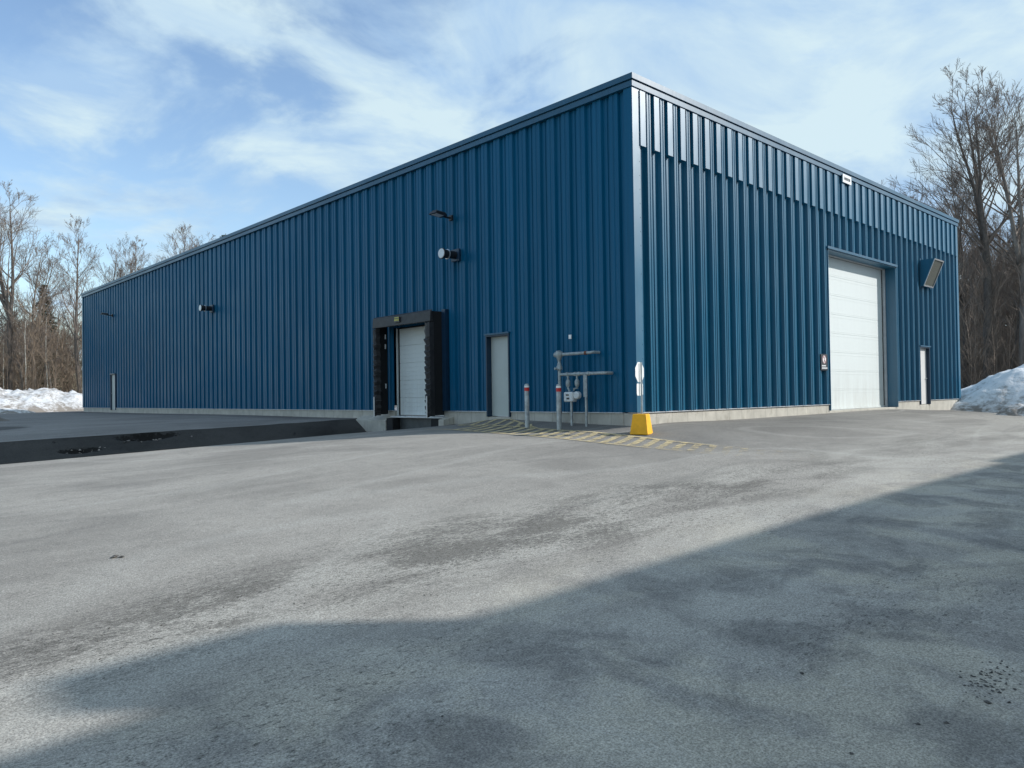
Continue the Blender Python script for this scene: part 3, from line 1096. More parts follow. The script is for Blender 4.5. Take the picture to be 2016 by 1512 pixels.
# gas meter set
r = empty('gas_meter', (-.35, 1.6, -.25), 'grey gas meter with pipes and regulator against the side wall', 'gas meter')
X = -.36
zg = gz(X, 1.95)
MB().tube([(X, 1.95, zg - .05), (X, 1.95, 1.32)], .036, 12).build('riser', M_PIPE, r, smooth=True)
m = MB()
m.tube([(X, 1.95, .98), (X, 1.95, 1.0), (X, 1.95, 1.06), (X, 1.95, 1.10), (X, 1.95, 1.16)], [.04, .075, .075, .05, .04], 14)
m.tube([(X - .02, 1.95, 1.02), (X - .13, 1.98, 1.02)], [.012, .03], 8)
m.build('valve', M_PIPE, r, smooth=True)
m = MB()
m.tube([(X, 1.95, 1.22), (X, 1.95, 1.26), (X, 1.95, 1.34), (X, 1.94, 1.42), (X, 1.93, 1.44)], [.045, .06, .10, .085, .03], 14)
m.tube([(X, 2.08, 1.35), (X, 1.85, 1.35)], [.06, .055], 12)
m.build('elbow_fitting', M_PIPE, r, smooth=True)
MB().tube([(X, 1.88, 1.35), (X, 1.15, 1.35)], .036, 12).build('upper_pipe', M_PIPE, r, smooth=True)
MB().tube([(X, 1.15, 1.35), (X, 1.09, 1.35)], .044, 12).build('coupling', M_RUST, r, smooth=True)
MB().tube([(X, 1.09, 1.35), (X, .98, 1.35), (X + .03, .95, 1.36), (-.10, .95, 1.36)], .034, 12).build('wall_elbow', M_PIPE, r, smooth=True)
m = MB()
m.tube([(X, 1.95, .88), (X, .62, .88), (X + .04, .58, .88), (-.10, .58, .88)], .036, 12)
for y in (1.70, 1.45, 1.33, 1.05):
    m.tube([(X, y + .03, .88), (X, y - .03, .88)], .048, 12)
m.build('lower_pipe', M_PIPE, r, smooth=True)
for (ya, yb, zt_) in ((1.68, 1.64, .46), (1.40, 1.50, .50)):
    m = MB()
    m.tube([(X, ya, .86), (X, ya, .74)], .024, 10)
    m.tube([(X, ya, .76), (X, ya, .72), (X, ya, .62), (X, ya, .58)], [.03, .055, .055, .03], 12)
    m.tube([(X, ya, .60), (X, ya, .56), (X, yb, zt_ + .04), (X, yb, zt_)], .024, 10)
    m.build('meter_connection', M_PIPE, r, smooth=True)
mt = MB().box(X - .10, X + .08, 1.47, 1.74, .24, .47).build('meter_body', M_METER, r, bevel=.03)
MB().box(X - .108, X - .102, 1.57, 1.66, .385, .415).build('dial', M_SIGNB, mt)
MB().box(X - .108, X - .102, 1.56, 1.64, .30, .34).build('dial', M_SIGNB, mt)
m = MB()
m.tube([(X - .06, 1.40, .39), (X - .04, 1.40, .39), (X + .04, 1.40, .39), (X + .06, 1.40, .39)], [.07, .09, .09, .07], 16)
m.build('regulator', M_METER, r, smooth=True)
for (y, z1_) in ((1.58, .24), (1.13, .86)):
    zg = gz(X, y)
    MB().box(X - .02, X + .02, y - .022, y + .022, zg - .05, z1_).build('support_post', M_GALV, r)
MB().box(X - .035, X - .021, 1.08, 1.18, .35, .86).build('bracket_plate', M_PIPE, r)
m = MB()
m.hexa([(X - .05, 1.88, -.09), (X - .045, 1.90, -.09), (X - .045, 1.94, -.06), (X - .05, 1.88, -.06), (X - .06, 1.86, .06), (X - .05, 1.90, .06), (X - .05, 1.94, .04), (X - .06, 1.86, .04)])
m.tube([(X - .045, 1.93, -.12), (X - .045, 1.90, .0), (X - .045, 1.93, .12)], [.01, .04, .008], 6)
m.build('warning_tag', M_REDT, r)

# small white box on the cladding
b = MB().box(-.125, -.10, 1.78, 1.86, 1.72, 1.82).build('junction_box', M_SIGNW, None, bevel=.006)
tag(b, 'tiny white box on the side wall above the gas meter', 'box')

# plate beside the overhead door
r = empty('prohibition_sign', (8.98, -.12, 1.25), 'small black sign with white disc left of the overhead door', 'sign')
MB().box(8.76, 9.20, -.125, -.101, 1.02, 1.50).build('sign_plate', M_SIGNB, r, bevel=.003)


def disc(m, cx, cz, r_, y0, y1, n=28):
    return m.tube([(cx, y0, cz), (cx, y1, cz)], r_, n)


disc(MB(), 8.98, 1.345, .125, -.1255, -.1285).build('sign_disc', M_SIGNW, r)
m = MB()
for k in range(28):
    a, b_ = 2 * math.pi * k / 28, 2 * math.pi * (k + 1) / 28
    m.prism([(8.98 + .118 * math.cos(a), -.1288, 1.345 + .118 * math.sin(a)), (8.98 + .118 * math.cos(b_), -.1288, 1.345 + .118 * math.sin(b_)),
             (8.98 + .098 * math.cos(b_), -.1288, 1.345 + .098 * math.sin(b_)), (8.98 + .098 * math.cos(a), -.1288, 1.345 + .098 * math.sin(a))], (0, -.0015, 0))
m.prism([(8.905, -.1290, 1.43), (8.925, -.1290, 1.44), (9.06, -.1290, 1.26), (9.04, -.1290, 1.25)], (0, -.0015, 0))
m.build('red_ring', M_REDT, r)
m = MB()
m.box(8.962, 8.998, -.1292, -.1287, 1.27, 1.42)
m.build('pictogram', M_SIGNB, r)
m = MB()
for row, z in enumerate((1.135, 1.065)):
    for k in range(6 if row == 0 else 8):
        m.box(8.82 + k * .045, 8.852 + k * .045, -.1285, -.1255, z, z + .042)
m.build('sign_lettering', M_SIGNW, r)

# maker's sign at the fascia
r = empty('fascia_sign', (10.72, -.15, 7.1), 'white rectangular sign with dark lettering just under the front roof edge', 'sign')
MB().box(10.42, 11.04, -.185, -.155, 6.93, 7.19).build('sign_plate', M_SIGNW, r, bevel=.003)
m = MB()
ux = 10.50
for k, w in enumerate((.06, .05, .05, .05, .05, .055, .05, .05)):
    hgt = .13 if k == 0 else .095
    m.box(ux, ux + .012, -.189, -.1855, 7.01, 7.01 + hgt)
    m.box(ux + w - .016, ux + w - .004, -.189, -.1855, 7.01, 7.105)
    m.box(ux + .0125, ux + w - .0165, -.189, -.1855, 7.04 + .02 * (k % 3), 7.055 + .02 * (k % 3))
    ux += w + .005
m.build('sign_lettering', M_SIGNB, r)

# ------------------------------------------------------------------ bollards
G_B = 'steel bollards guarding the gas meter'


def bollard(x, y, label):
    z = gz(x, y)
    r = empty('bollard', (x, y, z), label, 'bollard', G_B)
    MB().tube([(x, y, z - .1), (x, y, z + .98), (x, y, z + 1.02), (x, y, z + 1.035)], [.055, .055, .045, .015], 18).build('post', M_GALV, r, smooth=True)
    MB().tube([(x, y, z + .86), (x, y, z + .94)], .0575, 18).build('red_band', M_RED, r)
    MB().tube([(x, y, z + .945), (x, y, z + .985)], .0573, 18).build('white_band', M_SIGNW, r)
    return r


bollard(-.98, 2.42, 'galvanised bollard with red band, the one nearer the grey door')
bollard(-.98, 1.40, 'galvanised bollard with red band, directly in front of the gas meter')

# ------------------------------------------------------------------ sign on yellow concrete block
bx_, by_ = -.645, -.62
zb_ = gz(bx_, by_) - .01
r = empty('stop_sign', (bx_, by_, zb_), 'white-backed octagonal sign on a pole set in a yellow concrete block', 'sign')
# block is turned a little: its bright face looks at the sun
ang = R(20.2)
ca, sa = math.cos(ang), math.sin(ang)


def bp(u, v, z):
    return (bx_ + u * ca - v * sa, by_ + u * sa + v * ca, zb_ + z)


a, t_ = .193, .140
MB().hexa([bp(-a, -a, 0), bp(a, -a, 0), bp(a, a, 0), bp(-a, a, 0), bp(-t_, -t_, .42), bp(t_, -t_, .42), bp(t_, t_, .42), bp(-t_, t_, .42)]).build('concrete_base', M_YEL, r, bevel=.012)
lean = .012
m = MB()
m.hexa([bp(-.014, -.03, .40), bp(.014, -.03, .40), bp(.014, .002, .40), bp(-.014, .002, .40),
        bp(-.014 + lean, -.03, 1.49), bp(.014 + lean, -.03, 1.49), bp(.014 + lean, .002, 1.49), bp(-.014 + lean, .002, 1.49)])
m.build('pole', M_GALV, r)
# sign normal faces roughly -y with the front turned away from the camera
sang = R(-77)
n_ = Vector((math.cos(sang), math.sin(sang), 0))       # back face normal (towards sun)
tdir = Vector((-n_.y, n_.x, 0))
c0 = Vector(bp(lean, .002, 0))


def sp_(t, z, d=0.0):
    return c0 + tdir * t - n_ * d + Vector((0, 0, z))


R8 = .225
poly = [sp_(R8 * math.cos(R(22.5 + 45 * k)), 1.285 + R8 * math.sin(R(22.5 + 45 * k)), .02) for k in range(8)]
MB().prism(poly, -n_ * .004).build('octagonal_plate', M_SIGNW, r)
m = MB()
w_, h0, h1 = .15, .80, 1.05
poly = [sp_(-w_, h0 + .03, .02), sp_(-w_ + .03, h0, .02), sp_(w_ - .03, h0, .02), sp_(w_, h0 + .03, .02),
        sp_(w_, h1 - .02, .02), sp_(w_ - .02, h1, .02), sp_(-w_ + .02, h1, .02), sp_(-w_, h1 - .02, .02)]
m.prism(poly, -n_ * .004)
m.build('lower_plate', M_SIGNW, r)

# ------------------------------------------------------------------ yellow markings on the asphalt
mk = MB()


def draped(p, q, w, seg=.12):
    p, q = Vector((*p, 0)), Vector((*q, 0))
    d = (q - p)
    ln = d.length
    d.normalize()
    nrm_ = Vector((-d.y, d.x, 0)) * (w / 2)
    n = max(1, int(ln / seg))
    for k in range(n):
        a, b_ = p + d * ln * k / n, p + d * ln * (k + 1) / n
        c = [a - nrm_, b_ - nrm_, b_ + nrm_, a + nrm_]
        mk.quad(*[(v.x, v.y, gz(v.x, v.y) + .014) for v in c])


lo = [(-2.35, 4.55), (-2.45, 2.0), (-2.45, .1), (-2.50, -1.4), (-2.5, -3.0), (-2.45, -4.6)]
upl_ = [(-1.02, 4.9), (-1.02, 2.2), (-1.05, .0), (-1.08, -2.0), (-1.15, -4.1), (-1.2, -5.1)]
for a_, b_ in zip(lo[:-1], lo[1:]):
    draped(a_, b_, .11)
for a_, b_ in zip(upl_[:-1], upl_[1:]):
    draped(a_, b_, .11)
for k in range(28):
    y = 3.9 - k * .315
    draped((-2.40, y - .55), (-1.08, y + .12), .135)
# hatch in front of the grey door
draped((-1.02, 4.95), (-.10, 4.98), .09)
draped((-.12, 4.95), (-.12, 3.9), .07)
draped((-.12, 3.9), (-.98, 2.1), .08)
for k in range(6):
    y = 4.85 - k * .42
    draped((-.98, y - .40), (-.16 - .14 * max(0, k - 2), y), .12)
mo = mk.build('yellow_marking', M_PAINT)
tag(mo, kind='structure')

# ------------------------------------------------------------------ asphalt crumbs
def crumbs():
    rnd = random.Random(3)
    V, F = [], []

    def stone(x, y, s):
        z = gz(x, y) + s * .25
        i = len(V)
        pts = []
        for d in ((1, 0, 0), (0, 1, 0), (-1, 0, 0), (0, -1, 0), (0.2, 0.1, .8), (0, 0, -.8)):
            pts.append((x + s * (d[0] + rnd.uniform(-.35, .35)), y + s * (d[1] + rnd.uniform(-.35, .35)), z + s * .55 * (d[2] + rnd.uniform(-.3, .3))))
        V.extend(pts)
        F.extend([(i, i + 1, i + 4), (i + 1, i + 2, i + 4), (i + 2, i + 3, i + 4), (i + 3, i, i + 4),
                  (i + 1, i, i + 5), (i + 2, i + 1, i + 5), (i + 3, i + 2, i + 5), (i, i + 3, i + 5)])
    for _ in range(260):        # worn strip
        x = rnd.uniform(-12.5, -3)
        stone(x, -5.35 + rnd.gauss(0, .38), rnd.uniform(.003, .009))
    for _ in range(90):
        x, y = rnd.uniform(-13, -2), rnd.uniform(-9.5, 1)
        stone(x, y, rnd.uniform(.003, .008))
    for _ in range(110):        # loose clump at the right
        stone(-9.02 + rnd.gauss(0, .13), -9.08 + rnd.gauss(0, .055), rnd.uniform(.003, .010))
    for x, y, s in ((-9.75, -9.0, .013), (-9.65, -9.08, .014), (-9.3, -9.15, .017), (-9.15, -9.13, .012), (-10.2, -8.9, .011), (-11.4, -3.27, .035), (-11.35, -3.31, .025), (-9.6, -8.4, .012), (-12.1, -7.3, .012)):
        stone(x, y, s)
    me = bpy.data.meshes.new('asphalt_crumbs')
    me.from_pydata(V, [], F)
    me.materials.append(simple('crumb_stone', (0.10, 0.092, 0.082), 0.9, var=0.75, scale=35))
    o = bpy.data.objects.new('asphalt_crumbs', me)
    COL.objects.link(o)
    tag(o, 'loose dark crumbs of broken asphalt scattered over the lot', 'crumbs', kind='stuff')


crumbs()


def rubble():
    rnd = random.Random(8)
    V, F = [], []
    for cx_, cy_, n, sx, sy in ((-6.75, 10.68, 34, .34, .07), (-8.3, 10.38, 16, .2, .05)):
        for _ in range(n):
            x, y, s_ = cx_ + rnd.gauss(0, sx), cy_ + rnd.gauss(0, sy), rnd.uniform(.012, .045)
            z = gz(x, y) - float(pit_depth(np.array([x]), np.array([y]))[0]) + s_ * .3
            i = len(V)
            for d in ((1, 0, 0), (0, 1, 0), (-1, 0, 0), (0, -1, 0), (0.2, 0.1, .8), (0, 0, -.8)):
                V.append((x + s_ * (d[0] + rnd.uniform(-.35, .35)), y + s_ * (d[1] + rnd.uniform(-.35, .35)), z + s_ * .7 * (d[2] + rnd.uniform(-.3, .3))))
            F.extend([(i, i + 1, i + 4), (i + 1, i + 2, i + 4), (i + 2, i + 3, i + 4), (i + 3, i, i + 4),
                      (i + 1, i, i + 5), (i + 2, i + 1, i + 5), (i + 3, i + 2, i + 5), (i, i + 3, i + 5)])
    me = bpy.data.meshes.new('rubble')
    me.from_pydata(V, [], F)
    m_ = Mat('bank_rubble', (.1, .1, .1), .95)
    m_.base(m_.mix(m_.rng(m_.noise(4, 2), .46, .56), (.02, .019, .018), (.34, .30, .27)))
    me.materials.append(m_.m)
    o = bpy.data.objects.new('rubble', me)
    COL.objects.link(o)
    tag(o, 'broken asphalt rubble on the dark ramp bank', 'rubble', kind='stuff')


rubble()


# ------------------------------------------------------------------ snow piles
def mound(name, cx, cy, rx, ry, rot, h, zbase, mat, label, seed, amp=.25, n=90, power=1.3, ridge=None, group=None):
    V, F = [], []
    ca_, sa_ = math.cos(rot), math.sin(rot)
    for j in range(n + 1):
        for i in range(n + 1):
            u, v = i / n * 2 - 1, j / n * 2 - 1
            rr = math.sqrt(u * u + v * v)
            x = cx + (u * rx) * ca_ - (v * ry) * sa_
            y = cy + (u * rx) * sa_ + (v * ry) * ca_
            edge = mnoise.noise(Vector((u * 2.2, v * 2.2, seed))) * .22
            t = max(0.0, 1 - (rr + edge) ** 2)
            hh = h * t ** power
            if hh > 0:
                hh *= 1 + .35 * mnoise.noise(Vector((x * .35, y * .35, seed + 9)))
                hh += amp * t ** .5 * mnoise.fractal(Vector((x * .9, y * .9, seed)), .8, 2.1, 5)
                hh += amp * .5 * t ** .5 * abs(mnoise.noise(Vector((x * 2.6, y * 2.6, seed + 4))))
            V.append((x, y, zbase + max(hh, 0) - (.35 if t <= 0 else .06)))
    m_ = n + 1
    for j in range(n):
        for i in range(n):
            a_ = j * m_ + i
            F.append((a_, a_ + 1, a_ + m_ + 1, a_ + m_))
    me = bpy.data.meshes.new(name)
    me.from_pydata(V, [], F)
    me.materials.append(mat)
    for p in me.polygons:
        p.use_smooth = True
    o = bpy.data.objects.new(name, me)
    COL.objects.link(o)
    return tag(o, label, 'snow pile', group)


mound('snow_pile', 26.4, -5.6, 8.6, 5.0, R(-55), 2.35, -.62, M_SNOWC, 'tall smooth bluish snow pile at the right end of the building', 3.0, amp=.20, n=130, power=1.0)
mound('snow_pile', 18.9, -4.1, 2.6, 1.0, R(-52), .66, -.68, M_SNOWC, 'low ragged heap of broken snow at the foot of the tall right pile', 8.0, amp=.30, n=60)
mound('snow_bank', -6.5, 59.5, 15.5, 4.4, R(3), 2.0, -.40, M_SNOW, 'dirty ploughed snow bank along the woods beyond the left end', 5.0, amp=.42, n=120, power=.75)
mound('snow_bank', -9.5, 54.8, 9.0, 1.9, R(-4), .95, -.46, M_SNOWC, 'lower white snow bank in front of the dirty one at the far left', 11.0, amp=.16, n=80, power=.9)
mound('snow_patch', -7.9, 28.2, 1.3, .5, R(10), .34, gz(-7.9, 28.2), M_SNOW, 'small leftover snow lump on the upper asphalt at the far left', 14.0, amp=.10, n=40)
mound('snow_pile', -32.0, 57.0, 9.0, 4.0, R(8), 1.6, -.6, M_SNOW, 'dirty snow bank beyond the left frame edge by the woods', 21.0, amp=.35, n=70, power=.8)

# ------------------------------------------------------------------ neighbouring building behind the camera (casts the foreground shade)
nb = empty('neighbouring_building', (-6, -22, -1), 'low grey ribbed metal building behind the viewer casting the foreground shade', 'building')
NY = -15.55
prN = profile(60, 0.6, 0.4, 0.2, 0.04, 0.06)
cladding(lambda u, d, z: (u - 30, NY + d, z), prN, -1.6, 6.25, []).build('wall', M_BRICK, nb)
m = MB()
m.box(-30, 30, NY - 14, NY - .02, -1.6, 6.2)
m.build('core', M_BRICK, nb)
MB().box(-30.1, 30.1, NY - .06, NY + .10, 6.252, 6.40).build('fascia', M_FASCIA, nb)
# roof-top unit whose shadow makes the bump at the left
MB().box(-.10, .25, NY - 1.0, NY - .5, 6.2, 7.18).box(-.95, .25, NY - 1.0, NY - .5, 7.182, 7.56).build('roof_unit', M_BRICK, nb)
MB().box(13.9, 14.2, NY - 1.0, NY - .5, 6.2, 6.92).box(10.7, 14.2, NY - 1.0, NY - .5, 6.922, 7.06).build('roof_unit', M_BRICK, nb)  # unseen unit added so its raised cap shadows the lot at the right

# ------------------------------------------------------------------ woods
def prisms(segs, n):
    """segs: array (k,8) p0,p1,r0,r1 -> verts, quads"""
    S = np.array(segs, float)
    p0, p1, r0, r1 = S[:, 0:3], S[:, 3:6], S[:, 6], S[:, 7]
    d = p1 - p0
    d /= np.linalg.norm(d, axis=1)[:, None] + 1e-9
    ref = np.where(np.abs(d[:, 2:3]) < .9, np.array([[0, 0, 1.0]]), np.array([[1.0, 0, 0]]))
    a = np.cross(d, ref)
    a /= np.linalg.norm(a, axis=1)[:, None]
    b = np.cross(d, a)
    V = np.zeros((len(S), 2, n, 3))
    for j in range(n):
        t = 2 * math.pi * j / n
        o_ = a * math.cos(t) + b * math.sin(t)
        V[:, 0, j] = p0 + o_ * r0[:, None]
        V[:, 1, j] = p1 + o_ * r1[:, None]
    base = (np.arange(len(S)) * 2 * n)[:, None]
    Q = []
    for j in range(n):
        q = (j + 1) % n
        Q.append(np.hstack([base + j, base + q, base + n + q, base + n + j]))
    return V.reshape(-1, 3), np.vstack(Q)


def np_mesh(name, V, Q, mat):
    me = bpy.data.meshes.new(name)
    me.vertices.add(len(V))
    me.vertices.foreach_set('co', V.astype(np.float32).ravel())
    k = Q.shape[1]
    me.loops.add(len(Q) * k)
    me.loops.foreach_set('vertex_index', Q.astype(np.int32).ravel())
    me.polygons.add(len(Q))
    me.polygons.foreach_set('loop_start', np.arange(0, len(Q) * k, k, dtype=np.int32))
    me.materials.append(mat)
    me.update(calc_edges=True)
    me.validate()
    return me


def grow(rnd, h, lean=.02, first=.35, spread=.33, levels=4, fork=False, trunk_r=None, n1=26):
    trunk, limb, twig = [], [], []
    tr = trunk_r or h * .0125

    def path(p, d, ln, r, nseg, lift, wob, endr):
        pts = [(p.copy(), r)]
        for k in range(nseg):
            d = (d + Vector((rnd.gauss(0, wob), rnd.gauss(0, wob), rnd.gauss(0, wob) + lift))).normalized()
            p = p + d * (ln / nseg)
            rr = r + (endr - r) * ((k + 1) / nseg)
            pts.append((p.copy(), rr))
        return pts

    def store(pts, arr):
        for (a, ra), (b, rb) in zip(pts[:-1], pts[1:]):
            arr.append((*a, *b, ra, rb))

    def at(pts, t):
        t = t * (len(pts) - 1)
        k = min(int(t), len(pts) - 2)
        f = t - k
        a, b = pts[k], pts[k + 1]
        return a[0].lerp(b[0], f), (b[0] - a[0]).normalized(), a[1] + (b[1] - a[1]) * f

    def side(d, ang):
        ref = Vector((rnd.gauss(0, 1), rnd.gauss(0, 1), rnd.gauss(0, 1))).normalized()
        s_ = d.cross(ref).normalized()
        return (d * math.cos(ang) + s_ * math.sin(ang)).normalized()

    def sub(pts, ln, lev):
        cnt = {1: 6, 2: 5, 3: 3}[lev]
        for k in range(cnt):
            t = rnd.uniform(.22, .98)
            p, d, r_ = at(pts, t)
            l2 = ln * rnd.uniform(.34, .60) * (1.2 - .45 * t)
            dd = side(d, R(rnd.uniform(18, 44)))
            endr = .006 if lev < 3 else .005
            c = path(p, dd, l2, max(min(r_ * .62, .06), .0085), 3 if lev < 3 else 2, .06, .055, endr)
            store(c, limb if lev == 1 else twig)
            if lev < levels - 1:
                sub(c, l2, lev + 1)

    stems = []
    t0 = path(Vector((0, 0, -.3)), Vector((rnd.gauss(0, lean), rnd.gauss(0, lean), 1)).normalized(), h * (.97 if not fork else .45), tr, 12 if not fork else 6, .03, .035, .02 if not fork else tr * .72)
    store(t0, trunk)
    if fork:
        for sg in (1, -1, .2):
            p, d, r_ = at(t0, .97)
            az = rnd.uniform(0, 6.28)
            dd = (Vector((math.cos(az) * .22, math.sin(az) * .22, 1)) + Vector((sg * .18, rnd.gauss(0, .1), 0))).normalized()
            c = path(p, dd, h * rnd.uniform(.46, .56), tr * .62, 8, .05, .05, .015)
            store(c, trunk)
            stems.append((c, .05, n1 // 2))
        stems.append((t0, .6, 4))
    else:
        stems.append((t0, first, n1))
    for pts, lo_, cnt in stems:
        for k in range(cnt):
            t = lo_ + (1 - lo_) * ((k + rnd.random()) / cnt)
            t = min(t, .985)
            p, d, r_ = at(pts, t)
            az = k * 2.4 + rnd.uniform(-.5, .5)
            ang = R(rnd.uniform(38, 62) - 18 * t)
            hd_ = Vector((math.cos(az), math.sin(az), 0))
            dd = (Vector((0, 0, 1)) * math.cos(ang) + hd_ * math.sin(ang)).normalized()
            ln = h * spread * rnd.uniform(.7, 1.1) * (1.25 - .95 * t) + .5
            c = path(p, dd, ln, max(min(r_ * .5, .085), .014), 6, .07, .06, .009)
            store(c, limb)
            sub(c, ln, 1)
    return trunk, limb, twig


def tree_meshes(seed, kind, bark_m, twig_m, **kw):
    rnd = random.Random(seed)
    tr, li, tw = grow(rnd, **kw)
    v, q = prisms(tr, 8)
    mt_ = np_mesh(kind + '_trunk', v, q, bark_m)
    v1, q1 = prisms(li, 4)
    v2, q2 = prisms(tw, 3)
    mc = np_mesh(kind + '_crown', np.vstack([v1, v2]), np.vstack([q1, q2 + len(v1)]), twig_m)
    return mt_, mc


def place_tree(meshes, x, y, rz, s, label, cat='tree', group='bare trees of the woods', z=None, name='bare_tree', sz=1.0):
    r_ = bpy.data.objects.new(name, None)
    COL.objects.link(r_)
    if z is None:
        z = float(lotz(np.clip(x, -45, 55), np.clip(y, -38, 72))[0])
    r_.location = (x, y, z - .1)
    r_.rotation_euler = (0, 0, rz)
    r_.scale = (s, s, s * sz)
    tag(r_, label, cat, group)
    for nm, me in zip(('trunk', 'crown'), meshes):
        o = bpy.data.objects.new(nm, me)
        COL.objects.link(o)
        o.parent = r_
    return r_


TALL = [tree_meshes(11, 'tall', M_BARKD, M_TWIG, h=18, fork=True, trunk_r=.27, spread=.24, n1=24),
        tree_meshes(12, 'tall', M_BARKD, M_TWIG, h=18, first=.38, trunk_r=.25, spread=.25, n1=24),
        tree_meshes(13, 'tall', M_BARKG, M_TWIG, h=17, fork=True, trunk_r=.23, spread=.24, n1=24)]
MIDT = [tree_meshes(21, 'mid', M_BARKG, M_TWIG, h=14, first=.30, trunk_r=.15, spread=.27, n1=24),
        tree_meshes(22, 'mid', M_BARKD, M_TWIG, h=14, first=.40, trunk_r=.13, spread=.24, n1=22),
        tree_meshes(23, 'mid', M_BARKG, M_TWIG, h=13, fork=True, trunk_r=.14, spread=.27, n1=24)]
THIN = [tree_meshes(31, 'thin', M_BARKG, M_TWIG, h=10, first=.35, trunk_r=.07, spread=.22, n1=14, levels=3),
        tree_meshes(32, 'thin', M_BARKD, M_TWIG, h=10, first=.30, trunk_r=.06, spread=.24, n1=14, levels=3)]
BIRCH = [tree_meshes(41, 'birch', M_BIRCH, M_TWIG, h=11, first=.45, trunk_r=.07, spread=.18, n1=12, levels=3)]


def spruce_meshes(seed, h):
    rnd = random.Random(seed)
    v, q = prisms([(0, 0, -.3, 0, 0, h, h * .011, .02)], 6)
    mt_ = np_mesh('spruce_trunk', v, q, M_BARKD)
    segs, V, Q = [], [], []
    z = h * .12
    while z < h * .985:
        f = 1 - z / h
        for k in range(7):
            az = rnd.uniform(0, 6.28)
            ln = (h * .19 * f ** .8 + .15) * rnd.uniform(.7, 1.1)
            for s_ in range(7):
                t = (s_ + 1) / 7
                x_, y_ = math.cos(az) * ln * t, math.sin(az) * ln * t
                zz = z - ln * .25 * t + ln * .12 * t * t
                for w in range(5):
                    c = Vector((x_ + rnd.gauss(0, .07), y_ + rnd.gauss(0, .07), zz + rnd.gauss(0, .05)))
                    a_ = Vector((rnd.gauss(0, 1), rnd.gauss(0, 1), rnd.gauss(0, .4))).normalized() * rnd.uniform(.10, .2)
                    b_ = Vector((rnd.gauss(0, 1), rnd.gauss(0, 1), -rnd.uniform(.2, 1))).normalized() * rnd.uniform(.03, .06)
                    i = len(V)
                    V += [tuple(c - a_), tuple(c + b_), tuple(c + a_), tuple(c - b_)]
                    Q.append((i, i + 1, i + 2, i + 3))
        z += h * .022
    return mt_, np_mesh('spruce_crown', np.array(V), np.array(Q), M_NEEDLE)


SPR = [spruce_meshes(51, 12)]


def ray_xy(pxl, depth):
    """plan position of a spot that lies `depth` metres ahead on the sight line through image column pxl"""
    lat = (pxl - 1008) / FPX * depth
    return (CAMPOS.x + depth * math.cos(YAW) + lat * math.sin(YAW), CAMPOS.y + depth * math.sin(YAW) - lat * math.cos(YAW))


rnd = random.Random(99)
# right-hand woods: the big ones first
BIG_R = [(1948, 44, 0, 18.9, 'tall dark forked tree right of the building, the nearest and tallest'),
         (2012, 43, 2, 18.9, 'tall dark tree cut by the right edge of the picture'),
         (1895, 52, 1, 15.5, 'tall tree just beyond the right corner of the building, behind the forked one')]
for c_, d_, k_, hh, lab in BIG_R:
    x, y = ray_xy(c_, d_)
    place_tree(TALL[k_], x, y, rnd.uniform(0, 6.3), hh / 18.0, lab, group='big trees right of the building')
LAB_R = 'bare tree in the dense woods right of the building'
for k in range(75):
    d_ = 43 + 40 * rnd.random() ** 1.2
    c_ = rnd.uniform(1860, 2420)
    x, y = ray_xy(c_, d_)
    if x < 24 and y < 60:
        x = 26 + rnd.random() * 4
    s = rnd.random()
    if s < .14:
        place_tree(rnd.choice(TALL), x, y, rnd.uniform(0, 6.3), rnd.uniform(.62, .82), LAB_R, group='bare trees right of the building')
    elif s < .68:
        place_tree(rnd.choice(MIDT), x, y, rnd.uniform(0, 6.3), rnd.uniform(.7, .98), LAB_R, group='bare trees right of the building')
    else:
        place_tree(rnd.choice(THIN), x, y, rnd.uniform(0, 6.3), rnd.uniform(.7, 1.1), LAB_R, group='bare trees right of the building')
# trees seen over the front roof
for c_, d_, hh, k_, lab in ((1745, 62, 18.2, 2, 'faint bare treetop over the middle of the front roof edge, leftmost there'), (1790, 66, 18.0, 0, 'faint bare treetop over the front roof edge, second from its left'),
                            (1830, 60, 16.2, 1, 'bare treetop over the right end of the front roof beside the forked tree')):
    x, y = ray_xy(c_, d_)
    place_tree(TALL[k_], x, y, rnd.uniform(0, 6.3), hh / 18, lab, group='treetops over the front roof')

# left-hand woods
BIG_L = [(18, 66, 0, 18.7, 'tallest bare tree at the left edge of the picture'),
         (70, 70, 2, 15.5, 'bare tree with low spreading crown right of the tallest left one'),
         (158, 66, 1, 15.9, 'bare tree with rounded crown right behind the far left corner of the building'),
         (228, 74, 2, 15.9, 'bare tree showing over the far end of the long roof'),
         (262, 74, 1, 15.2, 'smaller bare treetop over the roof, right of the rounded crown'),
         (352, 78, 0, 17.3, 'wide bare treetop rising alone over the long roof'),
         (398, 80, 2, 17.6, 'bare treetop over the long roof beside the evergreen tip')]
for c_, d_, k_, hh, lab in BIG_L:
    x, y = ray_xy(c_, d_)
    place_tree(TALL[k_], x, y, rnd.uniform(0, 6.3), hh / 17.2, lab, group='big trees beyond the left end')
for c_, d_, hh, lab in ((88, 72, 12.0, 'dull evergreen spire between bare trees at the left'), (447, 76, 17.4, 'evergreen tip just showing over the long roof'), (2022, 56, 13.5, 'dark evergreen at the right edge of the picture')):
    x, y = ray_xy(c_, d_)
    place_tree(SPR[0], x, y, rnd.uniform(0, 6.3), hh / 12, lab, group='evergreens in the woods', name='spruce_tree', sz=1.0)
for c_, d_, lab in ((6, 64, 'pale thin birch at the very left edge'), (53, 64, 'pale thin birch standing above the snow bank, second from the left'), (95, 65, 'short pale birch above the snow bank nearer the building')):
    x, y = ray_xy(c_, d_)
    place_tree(BIRCH[0], x, y, rnd.uniform(0, 6.3), rnd.uniform(.55, .8), lab, group='birches behind the snow bank', name='birch_tree')
